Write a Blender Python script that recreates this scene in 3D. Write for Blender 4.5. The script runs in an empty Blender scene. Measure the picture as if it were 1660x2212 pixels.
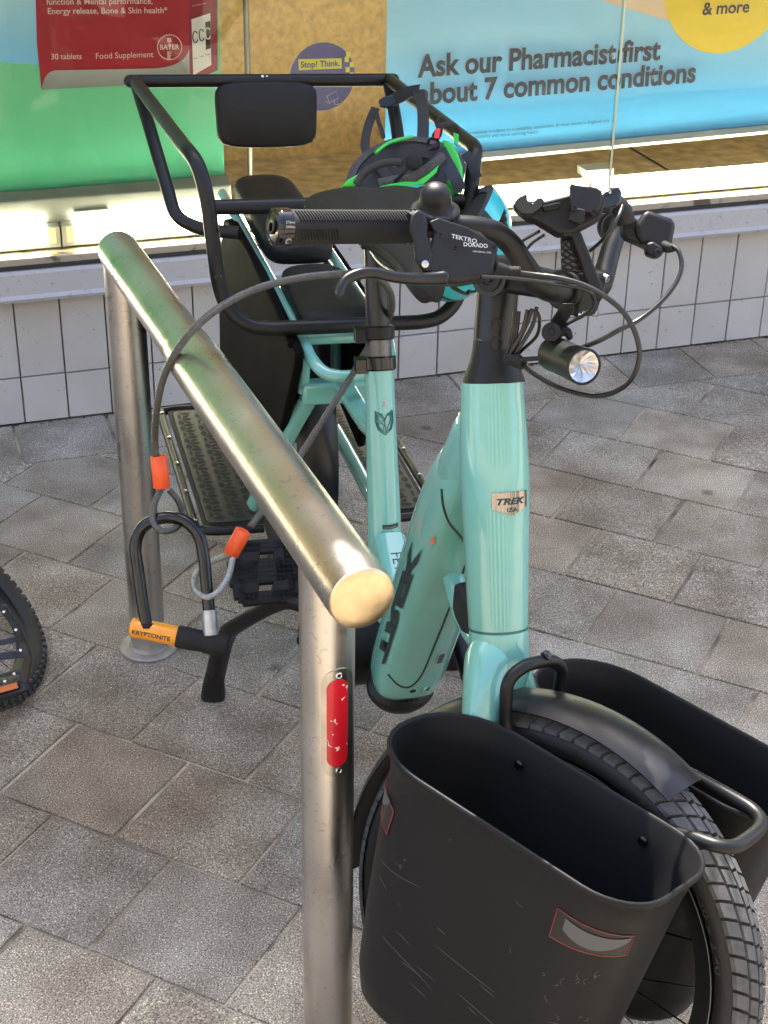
import bpy, math, random
from mathutils import Vector as V, Matrix
from math import sin, cos, pi, radians as R
random.seed(7)
scn = bpy.context.scene
col = scn.collection

# ------------------------------------------------------------------ camera
CX, CY, F = 830.0, 1106.0, 3361.07          # photograph measured on a 1660 x 2212 grid
PITCH, ROLL, CH = 0.498587, 0.0178529, 1.52325
fw = V((0, cos(PITCH), -sin(PITCH)))
r0 = V((1, 0, 0)); u0 = r0.cross(fw)
cr = r0*cos(ROLL)+u0*sin(ROLL); cu = u0*cos(ROLL)-r0*sin(ROLL)
CO = V((0, 0, CH))
cd = bpy.data.cameras.new('camera'); cam = bpy.data.objects.new('camera', cd); col.objects.link(cam)
cam.matrix_world = Matrix(((cr.x, cu.x, -fw.x, 0), (cr.y, cu.y, -fw.y, 0), (cr.z, cu.z, -fw.z, CH), (0, 0, 0, 1)))
cd.sensor_fit = 'VERTICAL'; cd.sensor_height = 24; cd.lens = 24*F/2212; cd.clip_end = 500; cd.clip_start = .05
scn.camera = cam

# ------------------------------------------------------------------ light
SUN_EL, SUN_AZ = 60, -12                    # the sun stands behind the shop: the pavement lies in its shade
w = bpy.data.worlds.new('World'); scn.world = w; w.use_nodes = True
nt = w.node_tree; bg = nt.nodes['Background']
sky = nt.nodes.new('ShaderNodeTexSky'); sky.sky_type = 'NISHITA'; sky.sun_disc = False
sky.sun_elevation = R(SUN_EL); sky.sun_rotation = R(SUN_AZ); sky.air_density = 1.0; sky.dust_density = 3.0; sky.ozone_density = .6
nt.links.new(sky.outputs[0], bg.inputs[0]); bg.inputs[1].default_value = .15
sd = bpy.data.lights.new('sun', 'SUN'); sd.energy = 4.0; sd.angle = R(.5); sd.color = (1, .93, .82)
so = bpy.data.objects.new('sun', sd); col.objects.link(so)
sdir = V((sin(R(SUN_AZ))*cos(R(SUN_EL)), cos(R(SUN_AZ))*cos(R(SUN_EL)), sin(R(SUN_EL))))
so.rotation_euler = sdir.to_track_quat('Z', 'Y').to_euler(); so.location = (0, 0, 9)
vs = scn.view_settings; vs.view_transform = 'Standard'; vs.look = 'None'; vs.exposure = 2.1; vs.gamma = 1
scn.render.resolution_x = 768; scn.render.resolution_y = 1024

# ------------------------------------------------------------------ measured frames
def ray(x, y): return fw + cr*((x-CX)/F) - cu*((y-CY)/F)
def PX(x, y, d): return CO + ray(x, y)*d                      # a point seen at (x, y), d metres deep
def hit(x, y, q, n):
    d = ray(x, y); return CO + d*((q-CO).dot(n)/d.dot(n))
def pj(p):
    d = p-CO; z = d.dot(fw); return (CX+F*d.dot(cr)/z, CY-F*d.dot(cu)/z, z)
# bicycle: s backwards from the steering axis, l to its left, z up; it leans on its stand
HD, LEAN = R(-75.19), R(2.09)
bf = V((cos(HD), sin(HD), 0)); lh = V((-bf.y, bf.x, 0)); up = V((0, 0, 1))
bL = lh*cos(LEAN)-up*sin(LEAN); bU = up*cos(LEAN)+lh*sin(LEAN); BO = V((.14016, 1.36, 0))
def Q(s, l, z): return BO - bf*s + bL*l + bU*z
def BQ(x, y, l=0): return hit(x, y, BO+bL*l, bL)
def BH(x, y, z): return hit(x, y, BO+bU*z, bU)
# steered front end: x forwards, y to the left, z up
HA, DL = R(70), R(36.95)
ax = bf*-cos(HA)+bU*sin(HA); pf = bf*sin(HA)+bU*cos(HA)
rotm = Matrix.Rotation(DL, 3, ax)
wf = rotm @ pf; sn = rotm @ (-bL); sF = wf*sin(HA)-ax*cos(HA); sU = wf*cos(HA)+ax*sin(HA); SO = Q(0, -.01, .26)
def S(x, y, z): return SO + sF*x - sn*y + sU*(z-.26)
def SY(x, y, l): return hit(x, y, SO-sn*l, sn)
def SH(x, y, z): return hit(x, y, SO+sU*(z-.26), sU)
# shop wall: s along it, o out towards the street
WA, WD = .32227546, 3.28571
wv = V((cos(WA), sin(WA), 0)); wn = V((-sin(WA), cos(WA), 0))
def Wp(s, o, z): return wv*s + wn*(WD-o) + up*z
def WX(x, y, o=0):
    q = hit(x, y, wn*(WD-o), wn); return (q.dot(wv), q.z)

# ------------------------------------------------------------------ mesh builder
class MB:
    def __init__(s): s.v = []; s.f = []; s.uv = []; s.mi = []; s.m = 0
    def vert(s, p): s.v.append(V(p)); return len(s.v)-1
    def face(s, ids, uv=None):
        s.f.append(list(ids)); s.uv.append(uv or [(0, 0)]*len(ids)); s.mi.append(s.m)
    def rings(s, rings, closed=False, caps=True, vs=None, us=None):
        n = len(rings[0]); idx = [[s.vert(p) for p in r] for r in rings]; m = len(rings)
        L = [0]
        for i in range(1, m): L.append(L[-1]+(sum(rings[i], V())/n-sum(rings[i-1], V())/n).length)
        L.append(L[-1]+.01)
        for i in range(m if closed else m-1):
            a, b = idx[i], idx[(i+1) % m]
            for j in range(n):
                k = (j+1) % n
                s.face((a[j], a[k], b[k], b[j]), [(j/n, L[i]), ((j+1)/n, L[i]), ((j+1)/n, L[i+1]), (j/n, L[i+1])])
        if caps and not closed:
            s.face(list(reversed(idx[0]))); s.face(idx[-1])
        return s
    def tube(s, pts, r, seg=12, closed=False, caps=True, sm=0, flat=1.0, upv=None, sq=2.0, tw=0, round_end=False):
        pts = [V(p) for p in pts]
        rr = list(r) if hasattr(r, '__len__') else [r]*len(pts)
        if sm:
            P2, R2 = [], []; n = len(pts)
            for i in range(n if closed else n-1):
                g = (lambda k: pts[k % n]) if closed else (lambda k: pts[max(0, min(n-1, k))])
                a, b, c, d = g(i-1), g(i), g(i+1), g(i+2)
                for k in range(sm):
                    t = k/sm
                    P2.append(.5*((2*b)+(c-a)*t+(2*a-5*b+4*c-d)*t*t+(3*b-a-3*c+d)*t**3))
                    R2.append(rr[i]*(1-t)+rr[(i+1) % n]*t)
            if not closed: P2.append(pts[-1]); R2.append(rr[-1])
            pts, rr = P2, R2
        n = len(pts)
        if round_end and not closed:
            e0 = (pts[0]-pts[1]).normalized(); e1 = (pts[-1]-pts[-2]).normalized()
            a0, a1, q0, q1 = [], [], [], []
            for k in range(3, 0, -1):
                t = k/3*pi/2*.93; a0.append(pts[0]+e0*rr[0]*sin(t)); q0.append(rr[0]*cos(t))
            for k in range(1, 4):
                t = k/3*pi/2*.93; a1.append(pts[-1]+e1*rr[-1]*sin(t)); q1.append(rr[-1]*cos(t))
            pts = a0+pts+a1; rr = q0+rr+q1; n = len(pts)
        T = []
        for i in range(n):
            a = pts[(i-1) % n] if (closed or i > 0) else pts[0]; b = pts[(i+1) % n] if (closed or i < n-1) else pts[-1]
            T.append((b-a).normalized())
        N = V(upv) if upv else (V((0, 0, 1)) if abs(T[0].z) < .9 else V((1, 0, 0)))
        N = (N-T[0]*N.dot(T[0])).normalized(); out = []
        for i in range(n):
            N = (N-T[i]*N.dot(T[i]))
            if upv: N = V(upv)-T[i]*V(upv).dot(T[i])
            N.normalize(); Bn = T[i].cross(N); ring = []
            for j in range(seg):
                t = 2*pi*(j+.5)/seg+tw; c, d = cos(t), sin(t)
                if sq != 2.0:
                    k = (abs(c)**sq+abs(d)**sq)**(-1/sq); c *= k; d *= k
                ring.append(pts[i]+N*(c*rr[i]*flat)+Bn*(d*rr[i]))
            out.append(ring)
        return s.rings(out, closed, caps)
    def box(s, c, x, y, z, sx, sy, sz):
        c = V(c); x = V(x).normalized()*sx/2; y = V(y).normalized()*sy/2; z = V(z).normalized()*sz/2
        i = [s.vert(c+x*a+y*b+z*d) for d in (-1, 1) for a, b in ((-1, -1), (1, -1), (1, 1), (-1, 1))]
        for q in ((3, 2, 1, 0), (4, 5, 6, 7), (0, 1, 5, 4), (1, 2, 6, 5), (2, 3, 7, 6), (3, 0, 4, 7)):
            s.face([i[k] for k in q], [(0, 0), (sx, 0), (sx, sy), (0, sy)])
        return s
    def prism(s, pts, d):
        pts = [V(p) for p in pts]; d = V(d); n = len(pts)
        nrm = V()
        for i in range(n): nrm += pts[i].cross(pts[(i+1) % n])
        if nrm.dot(d) < 0: pts.reverse()
        a = [s.vert(p) for p in pts]; b = [s.vert(p+d) for p in pts]
        s.face(list(reversed(a))); s.face(b)
        for i in range(n):
            k = (i+1) % n; s.face((a[i], a[k], b[k], b[i]))
        return s
    def lathe(s, o, axis, prof, seg=24, caps=True):
        o = V(o); A = V(axis).normalized(); N = A.orthogonal().normalized(); Bn = A.cross(N)
        return s.rings([[o+A*h+(N*cos(2*pi*j/seg)+Bn*sin(2*pi*j/seg))*max(r, 1e-5) for j in range(seg)] for r, h in prof], False, caps)
    def build(s, name, mat, parent=None, smooth=40, bevel=0, label=None, sub=0):
        me = bpy.data.meshes.new(name); base = ORG.get(parent, V((0, 0, 0))) if parent else V((0, 0, 0))
        if not parent:
            base = V((sum(v.x for v in s.v)/len(s.v), sum(v.y for v in s.v)/len(s.v), min(v.z for v in s.v)))
        me.from_pydata([v-base for v in s.v], [], s.f)
        uvl = me.uv_layers.new(name='UVMap'); k = 0
        flat = [c for f in s.uv for c in f]
        for i, c in enumerate(flat): uvl.data[i].uv = c
        for m in (mat if isinstance(mat, (list, tuple)) else [mat]): me.materials.append(m)
        if max(s.mi) > 0:
            for i, p in enumerate(me.polygons): p.material_index = s.mi[i]
        me.update()
        if smooth:
            me.shade_smooth(); me.set_sharp_from_angle(angle=R(smooth))
        ob = bpy.data.objects.new(name, me); col.objects.link(ob)
        if parent: ob.parent = parent; ORG[ob] = base
        else: ob.location = base; ORG[ob] = base
        if bevel:
            b = ob.modifiers.new('bevel', 'BEVEL'); b.width = bevel; b.segments = 3; b.limit_method = 'ANGLE'; b.angle_limit = R(35)
            if smooth: b.harden_normals = False
        if sub:
            b = ob.modifiers.new('sub', 'SUBSURF'); b.levels = sub; b.render_levels = sub
        if label: ob['label'] = label
        return ob
ORG = {}
def tag(o, label=None, cat=None, group=None, kind=None):
    if label: o['label'] = label
    if cat: o['category'] = cat
    if group: o['group'] = group
    if kind: o['kind'] = kind
    return o
def thing(name, loc, label, cat, group=None):
    o = bpy.data.objects.new(name, None); col.objects.link(o); o.location = loc; ORG[o] = V(loc)
    o.empty_display_size = .1
    return tag(o, label, cat, group)

# ------------------------------------------------------------------ materials
def mat(name, c=(.5, .5, .5), rough=.5, metal=0, coat=0, spec=.5, emit=None, es=0, noise=0, nscale=20, bump=0, bscale=200, alpha=None, uv=False):
    m = bpy.data.materials.new(name); m.use_nodes = True; n = m.node_tree; b = n.nodes['Principled BSDF']
    b.inputs['Base Color'].default_value = (*c, 1); b.inputs['Roughness'].default_value = rough; b.inputs['Metallic'].default_value = metal
    b.inputs['Coat Weight'].default_value = coat; b.inputs['Coat Roughness'].default_value = .05; b.inputs['Specular IOR Level'].default_value = spec
    if emit: b.inputs['Emission Color'].default_value = (*emit, 1); b.inputs['Emission Strength'].default_value = es
    L = n.links; tc = n.nodes.new('ShaderNodeTexCoord')
    if noise:
        t = n.nodes.new('ShaderNodeTexNoise'); t.inputs['Scale'].default_value = nscale; t.inputs['Detail'].default_value = 6
        L.new(tc.outputs['Object'], t.inputs['Vector'])
        r = n.nodes.new('ShaderNodeValToRGB'); r.color_ramp.elements[0].position = .3; r.color_ramp.elements[1].position = .7
        r.color_ramp.elements[0].color = (*[x*(1-noise) for x in c], 1); r.color_ramp.elements[1].color = (*[min(1, x*(1+noise)) for x in c], 1)
        L.new(t.outputs[0], r.inputs[0]); L.new(r.outputs[0], b.inputs['Base Color'])
        q = n.nodes.new('ShaderNodeMapRange'); q.inputs[3].default_value = max(.02, rough*.8); q.inputs[4].default_value = min(1, rough*1.25)
        L.new(t.outputs[0], q.inputs[0]); L.new(q.outputs[0], b.inputs['Roughness'])
    if bump:
        t = n.nodes.new('ShaderNodeTexNoise'); t.inputs['Scale'].default_value = bscale; t.inputs['Detail'].default_value = 3
        L.new(tc.outputs['Object'], t.inputs['Vector']); bp = n.nodes.new('ShaderNodeBump'); bp.inputs['Strength'].default_value = bump
        bp.inputs['Distance'].default_value = .001; L.new(t.outputs[0], bp.inputs['Height']); L.new(bp.outputs[0], b.inputs['Normal'])
    return m
def nodes(m):
    n = m.node_tree
    def N(t, **k):
        o = n.nodes.new('ShaderNode'+t)
        for a, v in k.items():
            if a.startswith('i_'): o.inputs[int(a[2:])].default_value = v
            else: setattr(o, a, v)
        return o
    return n, N, n.links.new, n.nodes['Principled BSDF']
def ramp(o, *st):
    cr_ = o.color_ramp
    while len(cr_.elements) < len(st): cr_.elements.new(.5)
    for e, (p, c) in zip(cr_.elements, st): e.position = p; e.color = (*c, 1) if len(c) == 3 else c
    return o

MINT = mat('mint gloss paint', (.165, .445, .385), .20, coat=1.0, noise=.03, nscale=40)
BLK = mat('matt black tube paint', (.007, .007, .0075), .38, spec=.35, noise=.15, nscale=60, bump=.15, bscale=900)
BGL = mat('gloss black', (.004, .004, .0045), .16, coat=.15)
PLB = mat('black plastic', (.008, .008, .0085), .42, spec=.32, noise=.2, nscale=50, bump=.3, bscale=1200)
RUB = mat('black rubber', (.013, .013, .0135), .7, spec=.3, noise=.25, nscale=80, bump=.4, bscale=900)
VIN = mat('black vinyl', (.010, .010, .010), .5, spec=.3, noise=.15, nscale=25, bump=.35, bscale=1500)
FAB = mat('black coated fabric', (.006, .0055, .0055), .75, spec=.04, noise=.3, nscale=12, bump=.5, bscale=700)
WEB = mat('black webbing', (.018, .018, .02), .8, bump=.5, bscale=1500)
NAVY = mat('dark navy webbing', (.012, .02, .035), .7, bump=.5, bscale=1500)
STEEL = mat('bright steel', (.6, .6, .6), .22, metal=1, noise=.1, nscale=60)
CHR = mat('chrome', (.30, .28, .27), .10, metal=1)
ORG_ = mat('orange plastic', (.85, .10, .02), .38, noise=.06, nscale=60)
YEL = mat('amber lacquer', (.80, .30, .01), .3, coat=.3, noise=.05, nscale=50)
WHT = mat('white print', (.75, .75, .75), .5)
GRYP = mat('pale grey print', (.45, .47, .47), .5)
DRK = mat('dark print', (.015, .03, .032), .45)
PET = mat('petrol print', (.02, .13, .125), .4)
NAVP = mat('navy print', (.012, .02, .05), .5)
PINK = mat('pink white print', (.75, .55, .55), .5)
RED = mat('red button', (.65, .03, .05), .35)
GREEN = mat('green helmet shell', (.02, .50, .04), .25, coat=.4)
CYAN = mat('cyan helmet shell', (.03, .45, .52), .25, coat=.4)
FOAM = mat('dark foam', (.055, .055, .057), .9, noise=.5, nscale=300, bump=.8, bscale=500)
LENS = mat('lamp reflector', (.55, .56, .57), .30, metal=1, noise=.3, nscale=120)
SCUFF = mat('pale scuff', (.075, .075, .075), .7)

def stainless():
    m = mat('brushed stainless steel', (.58, .555, .52), .24, metal=1); n, N, L, b = nodes(m)
    uv = N('UVMap'); mp = N('Mapping'); mp.inputs['Scale'].default_value = (260, 3, 1); L(uv.outputs[0], mp.inputs[0])
    a = N('TexNoise'); a.inputs['Scale'].default_value = 1; a.inputs['Detail'].default_value = 5; L(mp.outputs[0], a.inputs[0])
    tc = N('TexCoord'); s = N('TexNoise'); s.inputs['Scale'].default_value = 9; s.inputs['Detail'].default_value = 8; L(tc.outputs['Object'], s.inputs[0])
    sc = N('TexNoise'); sc.inputs['Scale'].default_value = 90; sc.inputs['Detail'].default_value = 8; sc.inputs['Distortion'].default_value = 2; L(tc.outputs['Object'], sc.inputs[0])
    r = ramp(N('ValToRGB'), (.30, (.54, .505, .46)), (.5, (.63, .605, .565)), (.75, (.68, .66, .63))); L(s.outputs[0], r.inputs[0])
    r2 = ramp(N('ValToRGB'), (.33, (.6, .55, .5)), (.40, (1, 1, 1))); L(sc.outputs[0], r2.inputs[0])
    mx = N('Mix', data_type='RGBA', blend_type='MULTIPLY'); mx.inputs[0].default_value = .5; L(r.outputs[0], mx.inputs[6]); L(r2.outputs[0], mx.inputs[7]); L(mx.outputs[2], b.inputs['Base Color'])
    q = N('MapRange'); q.inputs[1].default_value = .3; q.inputs[2].default_value = .75; q.inputs[3].default_value = .24; q.inputs[4].default_value = .38; L(s.outputs[0], q.inputs[0]); L(q.outputs[0], b.inputs['Roughness'])
    bp = N('Bump'); bp.inputs['Strength'].default_value = .22; bp.inputs['Distance'].default_value = .0006; L(a.outputs[0], bp.inputs['Height'])
    bp2 = N('Bump'); bp2.inputs['Strength'].default_value = .12; bp2.inputs['Distance'].default_value = .001; L(sc.outputs[0], bp2.inputs['Height']); L(bp.outputs[0], bp2.inputs['Normal']); L(bp2.outputs[0], b.inputs['Normal'])
    return m
SS = stainless()

def paving(slab=True):
    m = mat('granite paving' if slab else 'joint mortar', (.2, .19, .17), .85); n, N, L, b = nodes(m)
    tc = N('TexCoord'); o = tc.outputs['Object']
    def nz(sc, det=6, dist=0):
        t = N('TexNoise'); t.inputs['Scale'].default_value = sc; t.inputs['Detail'].default_value = det; t.inputs['Distortion'].default_value = dist; L(o, t.inputs[0]); return t
    big, mid, fine, wear = nz(1.3), nz(9, 8), nz(430, 3), nz(70, 6, 1)
    if slab:
        r = ramp(N('ValToRGB'), (.30, (.205, .170, .128)), (.5, (.292, .253, .202)), (.72, (.385, .345, .288)))
    else:
        r = ramp(N('ValToRGB'), (.32, (.08, .064, .05)), (.42, (.24, .20, .15)), (.56, (.48, .41, .30)))
    L(mid.outputs[0], r.inputs[0])
    rf = ramp(N('ValToRGB'), (.34, (.28, .265, .25)), (.5, (1, 1, 1)), (.60, (1.1, 1.1, 1.1)), (.70, (2.3, 2.25, 2.15))); L(fine.outputs[0], rf.inputs[0])
    x = N('Mix', data_type='RGBA', blend_type='MULTIPLY'); x.inputs[0].default_value = .75; L(r.outputs[0], x.inputs[6]); L(rf.outputs[0], x.inputs[7])
    rb = ramp(N('ValToRGB'), (.36, (.74, .68, .62)), (.5, (1, 1, 1)), (.64, (1.2, 1.22, 1.2))); L(big.outputs[0], rb.inputs[0])
    x2 = N('Mix', data_type='RGBA', blend_type='MULTIPLY'); x2.inputs[0].default_value = 1; L(x.outputs[2], x2.inputs[6]); L(rb.outputs[0], x2.inputs[7]); last = x2.outputs[2]
    if slab:
        at = N('Attribute', attribute_name='tone'); x3 = N('Mix', data_type='RGBA', blend_type='MULTIPLY'); x3.inputs[0].default_value = 1
        L(last, x3.inputs[6]); L(at.outputs[0], x3.inputs[7]); last = x3.outputs[2]
        # dark spots of chewing gum and grime, pale lime patches
        vo = N('TexVoronoi'); vo.inputs['Scale'].default_value = 5.2; L(o, vo.inputs[0])
        ad = N('Math', operation='ADD'); sb = N('Math', operation='MULTIPLY_ADD'); L(wear.outputs[0], sb.inputs[0]); sb.inputs[1].default_value = .09; sb.inputs[2].default_value = -.045
        L(vo.outputs['Distance'], ad.inputs[0]); L(sb.outputs[0], ad.inputs[1])
        rg = ramp(N('ValToRGB'), (.03, (.42, .39, .36)), (.09, (1, 1, 1))); L(ad.outputs[0], rg.inputs[0])
        x4 = N('Mix', data_type='RGBA', blend_type='MULTIPLY'); x4.inputs[0].default_value = .9; L(last, x4.inputs[6]); L(rg.outputs[0], x4.inputs[7]); last = x4.outputs[2]
        n5 = nz(3.1, 9, .4); r5 = ramp(N('ValToRGB'), (.60, (0, 0, 0)), (.72, (.75, .75, .75))); L(n5.outputs[0], r5.inputs[0])
        x5 = N('Mix', data_type='RGBA'); L(r5.outputs[0], x5.inputs[0]); L(last, x5.inputs[6]); x5.inputs[7].default_value = (.34, .315, .25, 1)
        # keep the speckle in the pale patches
        x6 = N('Mix', data_type='RGBA', blend_type='MULTIPLY'); x6.inputs[0].default_value = .5; L(x5.outputs[2], x6.inputs[6]); L(rf.outputs[0], x6.inputs[7]); last = x6.outputs[2]
    L(last, b.inputs['Base Color'])
    bp = N('Bump'); bp.inputs['Strength'].default_value = .7; bp.inputs['Distance'].default_value = .0022; L(fine.outputs[0], bp.inputs['Height'])
    bp2 = N('Bump'); bp2.inputs['Strength'].default_value = .5; bp2.inputs['Distance'].default_value = .004; L(wear.outputs[0], bp2.inputs['Height']); L(bp.outputs[0], bp2.inputs['Normal']); L(bp2.outputs[0], b.inputs['Normal'])
    return m
PAVE, MORT = paving(), paving(False)

def tilemat():
    m = mat('old white glazed tile', (.62, .62, .63), .35); n, N, L, b = nodes(m)
    tc = N('TexCoord'); o = tc.outputs['Object']
    a = N('TexNoise'); a.inputs['Scale'].default_value = 4; a.inputs['Detail'].default_value = 8; L(o, a.inputs[0])
    r = ramp(N('ValToRGB'), (.3, (.42, .41, .395)), (.6, (.50, .505, .515))); L(a.outputs[0], r.inputs[0])
    v = N('TexNoise'); v.inputs['Scale'].default_value = 75; v.inputs['Detail'].default_value = 5; v.inputs['Distortion'].default_value = 1.5; L(o, v.inputs[0])
    r2 = ramp(N('ValToRGB'), (.27, (.22, .19, .17)), (.32, (1, 1, 1))); L(v.outputs[0], r2.inputs[0])
    x = N('Mix', data_type='RGBA', blend_type='MULTIPLY'); x.inputs[0].default_value = .85; L(r.outputs[0], x.inputs[6]); L(r2.outputs[0], x.inputs[7])
    at = N('Attribute', attribute_name='tone'); x3 = N('Mix', data_type='RGBA', blend_type='MULTIPLY'); x3.inputs[0].default_value = 1
    L(x.outputs[2], x3.inputs[6]); L(at.outputs[0], x3.inputs[7]); L(x3.outputs[2], b.inputs['Base Color'])
    bp = N('Bump'); bp.inputs['Strength'].default_value = .25; bp.inputs['Distance'].default_value = .002; L(a.outputs[0], bp.inputs['Height']); L(bp.outputs[0], b.inputs['Normal'])
    return m
TILE = tilemat()
GROUT = mat('grey grout', (.22, .205, .19), .9, noise=.3, nscale=40)
def scratchy(name, c1, c2, sc, rough, metal=0, thr=.42):
    m = mat(name, c1, rough, metal=metal); n, N, L, b = nodes(m); tc = N('TexCoord'); o = tc.outputs['Object']
    a = N('TexNoise'); a.inputs['Scale'].default_value = sc; a.inputs['Detail'].default_value = 9; a.inputs['Distortion'].default_value = 1.2; L(o, a.inputs[0])
    r = ramp(N('ValToRGB'), (thr-.12, c2), (thr, c1)); L(a.outputs[0], r.inputs[0]); L(r.outputs[0], b.inputs['Base Color'])
    bp = N('Bump'); bp.inputs['Strength'].default_value = .3; bp.inputs['Distance'].default_value = .001; L(a.outputs[0], bp.inputs['Height']); L(bp.outputs[0], b.inputs['Normal'])
    return m
SILL = scratchy('weathered pale metal sill', (.40, .40, .41), (.26, .245, .23), 75, .45, thr=.40)
LEDGE = scratchy('cream painted frame', (.36, .33, .26), (.10, .08, .06), 14, .5, thr=.45)
DARKG = mat('dark recess and seam', (.03, .028, .025), .7)
FLOORM = mat('brown display board', (.78, .60, .38), .6, noise=.35, nscale=25, bump=.5, bscale=300)
BACKM = mat('ochre panel with painted reflection', (.85, .56, .22), .75, noise=.22, nscale=60, bump=.8, bscale=150)  # ochre paints in the sunlit paving mirrored by the glass
RENDER = mat('pale facade render', (.45, .42, .38), .9, noise=.1, nscale=3)
HOUS = mat('grey lamp housing', (.42, .43, .42), .4)
LIT = mat('lit lamp tube', (1, .9, .7), .5, emit=(1.0, .88, .62), es=7.5)
LITO = mat('dim amber end of the diffuser', (.9, .55, .25), .5, emit=(1.0, .50, .14), es=.55)
POLE = mat('pale grey pole', (.42, .40, .37), .35, metal=.6)
BASEM = mat('silver banner base', (.34, .36, .34), .35, metal=.5, noise=.05)
def glassmat():
    m = bpy.data.materials.new('window glass'); m.use_nodes = True; n = m.node_tree; n.nodes.clear(); L = n.links.new
    o = n.nodes.new('ShaderNodeOutputMaterial'); t = n.nodes.new('ShaderNodeBsdfTransparent'); t.inputs[0].default_value = (.95, .97, .95, 1)
    g = n.nodes.new('ShaderNodeBsdfGlossy'); g.inputs['Roughness'].default_value = .015; f = n.nodes.new('ShaderNodeFresnel'); f.inputs[0].default_value = 1.36
    mx = n.nodes.new('ShaderNodeMixShader'); L(f.outputs[0], mx.inputs[0]); L(t.outputs[0], mx.inputs[1]); L(g.outputs[0], mx.inputs[2]); L(mx.outputs[0], o.inputs[0])
    return m
GLASS = glassmat()
GEDGE = mat('glass edge joint', (.55, .60, .38), .15, spec=.8)

# ------------------------------------------------------------------ lettering
def text(body, o, x, y, width, mt, parent, name='lettering', height=None, bold=0, space=1, shear=0, lift=.0006, wrap=None):
    """flat letters from point o along x; y is up; width in metres."""
    cu_ = bpy.data.curves.new('t', 'FONT'); cu_.body = body; cu_.size = 1; cu_.offset = bold; cu_.space_character = space; cu_.shear = shear
    cu_.resolution_u = 4
    ob = bpy.data.objects.new('t', cu_); col.objects.link(ob)
    dg = bpy.context.evaluated_depsgraph_get(); me = bpy.data.meshes.new_from_object(ob.evaluated_get(dg))
    bpy.data.objects.remove(ob)
    xs = [v.co.x for v in me.vertices]; x0, x1 = min(xs), max(xs); k = width/(x1-x0)
    ky = k if height is None else height/.72
    x = V(x).normalized(); y = V(y).normalized(); z = x.cross(y); o = V(o); base = ORG.get(parent, V())
    for v in me.vertices:
        a, c = (v.co.x-x0)*k, v.co.y*ky
        p = wrap(a, c) if wrap else o+x*a+y*c+z*lift
        v.co = p-base
    me.materials.clear(); me.materials.append(mt)
    for p_ in me.polygons: p_.material_index = 0
    me.name = name
    nb = bpy.data.objects.new(name, me); col.objects.link(nb); nb.parent = parent; ORG[nb] = base
    return nb

# ------------------------------------------------------------------ ground: a paved pavement
TH, RW, SLb = -.45603759, .2043992, .2145
V0 = 1.70074673*1.08
dA = V((cos(TH), sin(TH), 0)); dB = V((-sin(TH), cos(TH), 0))
def attr_tone(ob, tones):
    at = ob.data.color_attributes.new('tone', 'FLOAT_COLOR', 'CORNER')
    for p, t in zip(ob.data.polygons, tones):
        for li in p.loop_indices: at.data[li].color = (*t, 1)
m = MB(); m.face([m.vert((-60, -60, -.0035)), m.vert((60, -60, -.0035)), m.vert((60, 60, -.0035)), m.vert((-60, 60, -.0035))])
g = m.build('ground', MORT, smooth=0); tag(g, 'pale sandy mortar bed showing in the joints of the paving', kind='structure')
def slab(m, tones, pts, tone, z=0):
    c = sum(pts, V())/len(pts); b = .0018; a = [m.vert(p+V((0, 0, z-.004))) for p in pts]
    q = [m.vert(p+V((0, 0, z-.0012))) for p in pts]; t = [m.vert(p+(c-p).normalized()*b*1.6+V((0, 0, z))) for p in pts]
    n = len(pts)
    for i in range(n):
        k = (i+1) % n; m.face((a[i], a[k], q[k], q[i])); m.face((q[i], q[k], t[k], t[i])); tones += [tone]*2
    m.face(t); tones.append(tone)
def clip(poly, n, d):       # keep n.p <= d
    out = []
    for i in range(len(poly)):
        a, b = poly[i], poly[(i+1) % len(poly)]; fa, fb = n.dot(a)-d, n.dot(b)-d
        if fa <= 0: out.append(a)
        if (fa < 0 < fb) or (fb < 0 < fa): out.append(a+(b-a)*(fa/(fa-fb)))
    return out
def rtone(amp=.15):
    k = 1+random.uniform(-amp, amp); h = random.uniform(-.035, .035); return (k*(1+h), k, k*(1-h*1.3))
m = MB(); tones = []
for r in range(-24, 22):
    vv0 = V0-RW*(r+1); off = (-.816 if r % 2 == 0 else -.705)
    for k in range(-26, 22):
        ua = off+SLb*k+random.uniform(-.003, .003)
        ga, gb = random.uniform(.0022, .0042), random.uniform(.0015, .003)
        P_ = [dA*(ua+ga)+dB*(vv0+gb), dA*(ua+SLb-ga)+dB*(vv0+gb), dA*(ua+SLb-ga)+dB*(vv0+RW-gb), dA*(ua+ga)+dB*(vv0+RW-gb)]
        P_ = [p+V((random.uniform(-.0012, .0012), random.uniform(-.0012, .0012), 0)) for p in P_]
        P_ = clip(P_, wn, WD-.2065-.003)
        if len(P_) < 3 or P_[0].length > 7: continue
        slab(m, tones, P_, rtone(), random.uniform(-.0011, .0011))
for k in range(-26, 26):                   # the edging course along the wall
    a = .2065+.2092*k+.003; b = a+.2092-.006
    slab(m, tones, [Wp(a, .2035, 0), Wp(b, .2035, 0), Wp(b, .006, 0), Wp(a, .006, 0)], rtone(), 0)
pv = m.build('pavement', PAVE, smooth=0); attr_tone(pv, tones)
tag(pv, 'grey granite paving slabs laid diagonally in running bond', kind='structure')

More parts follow.
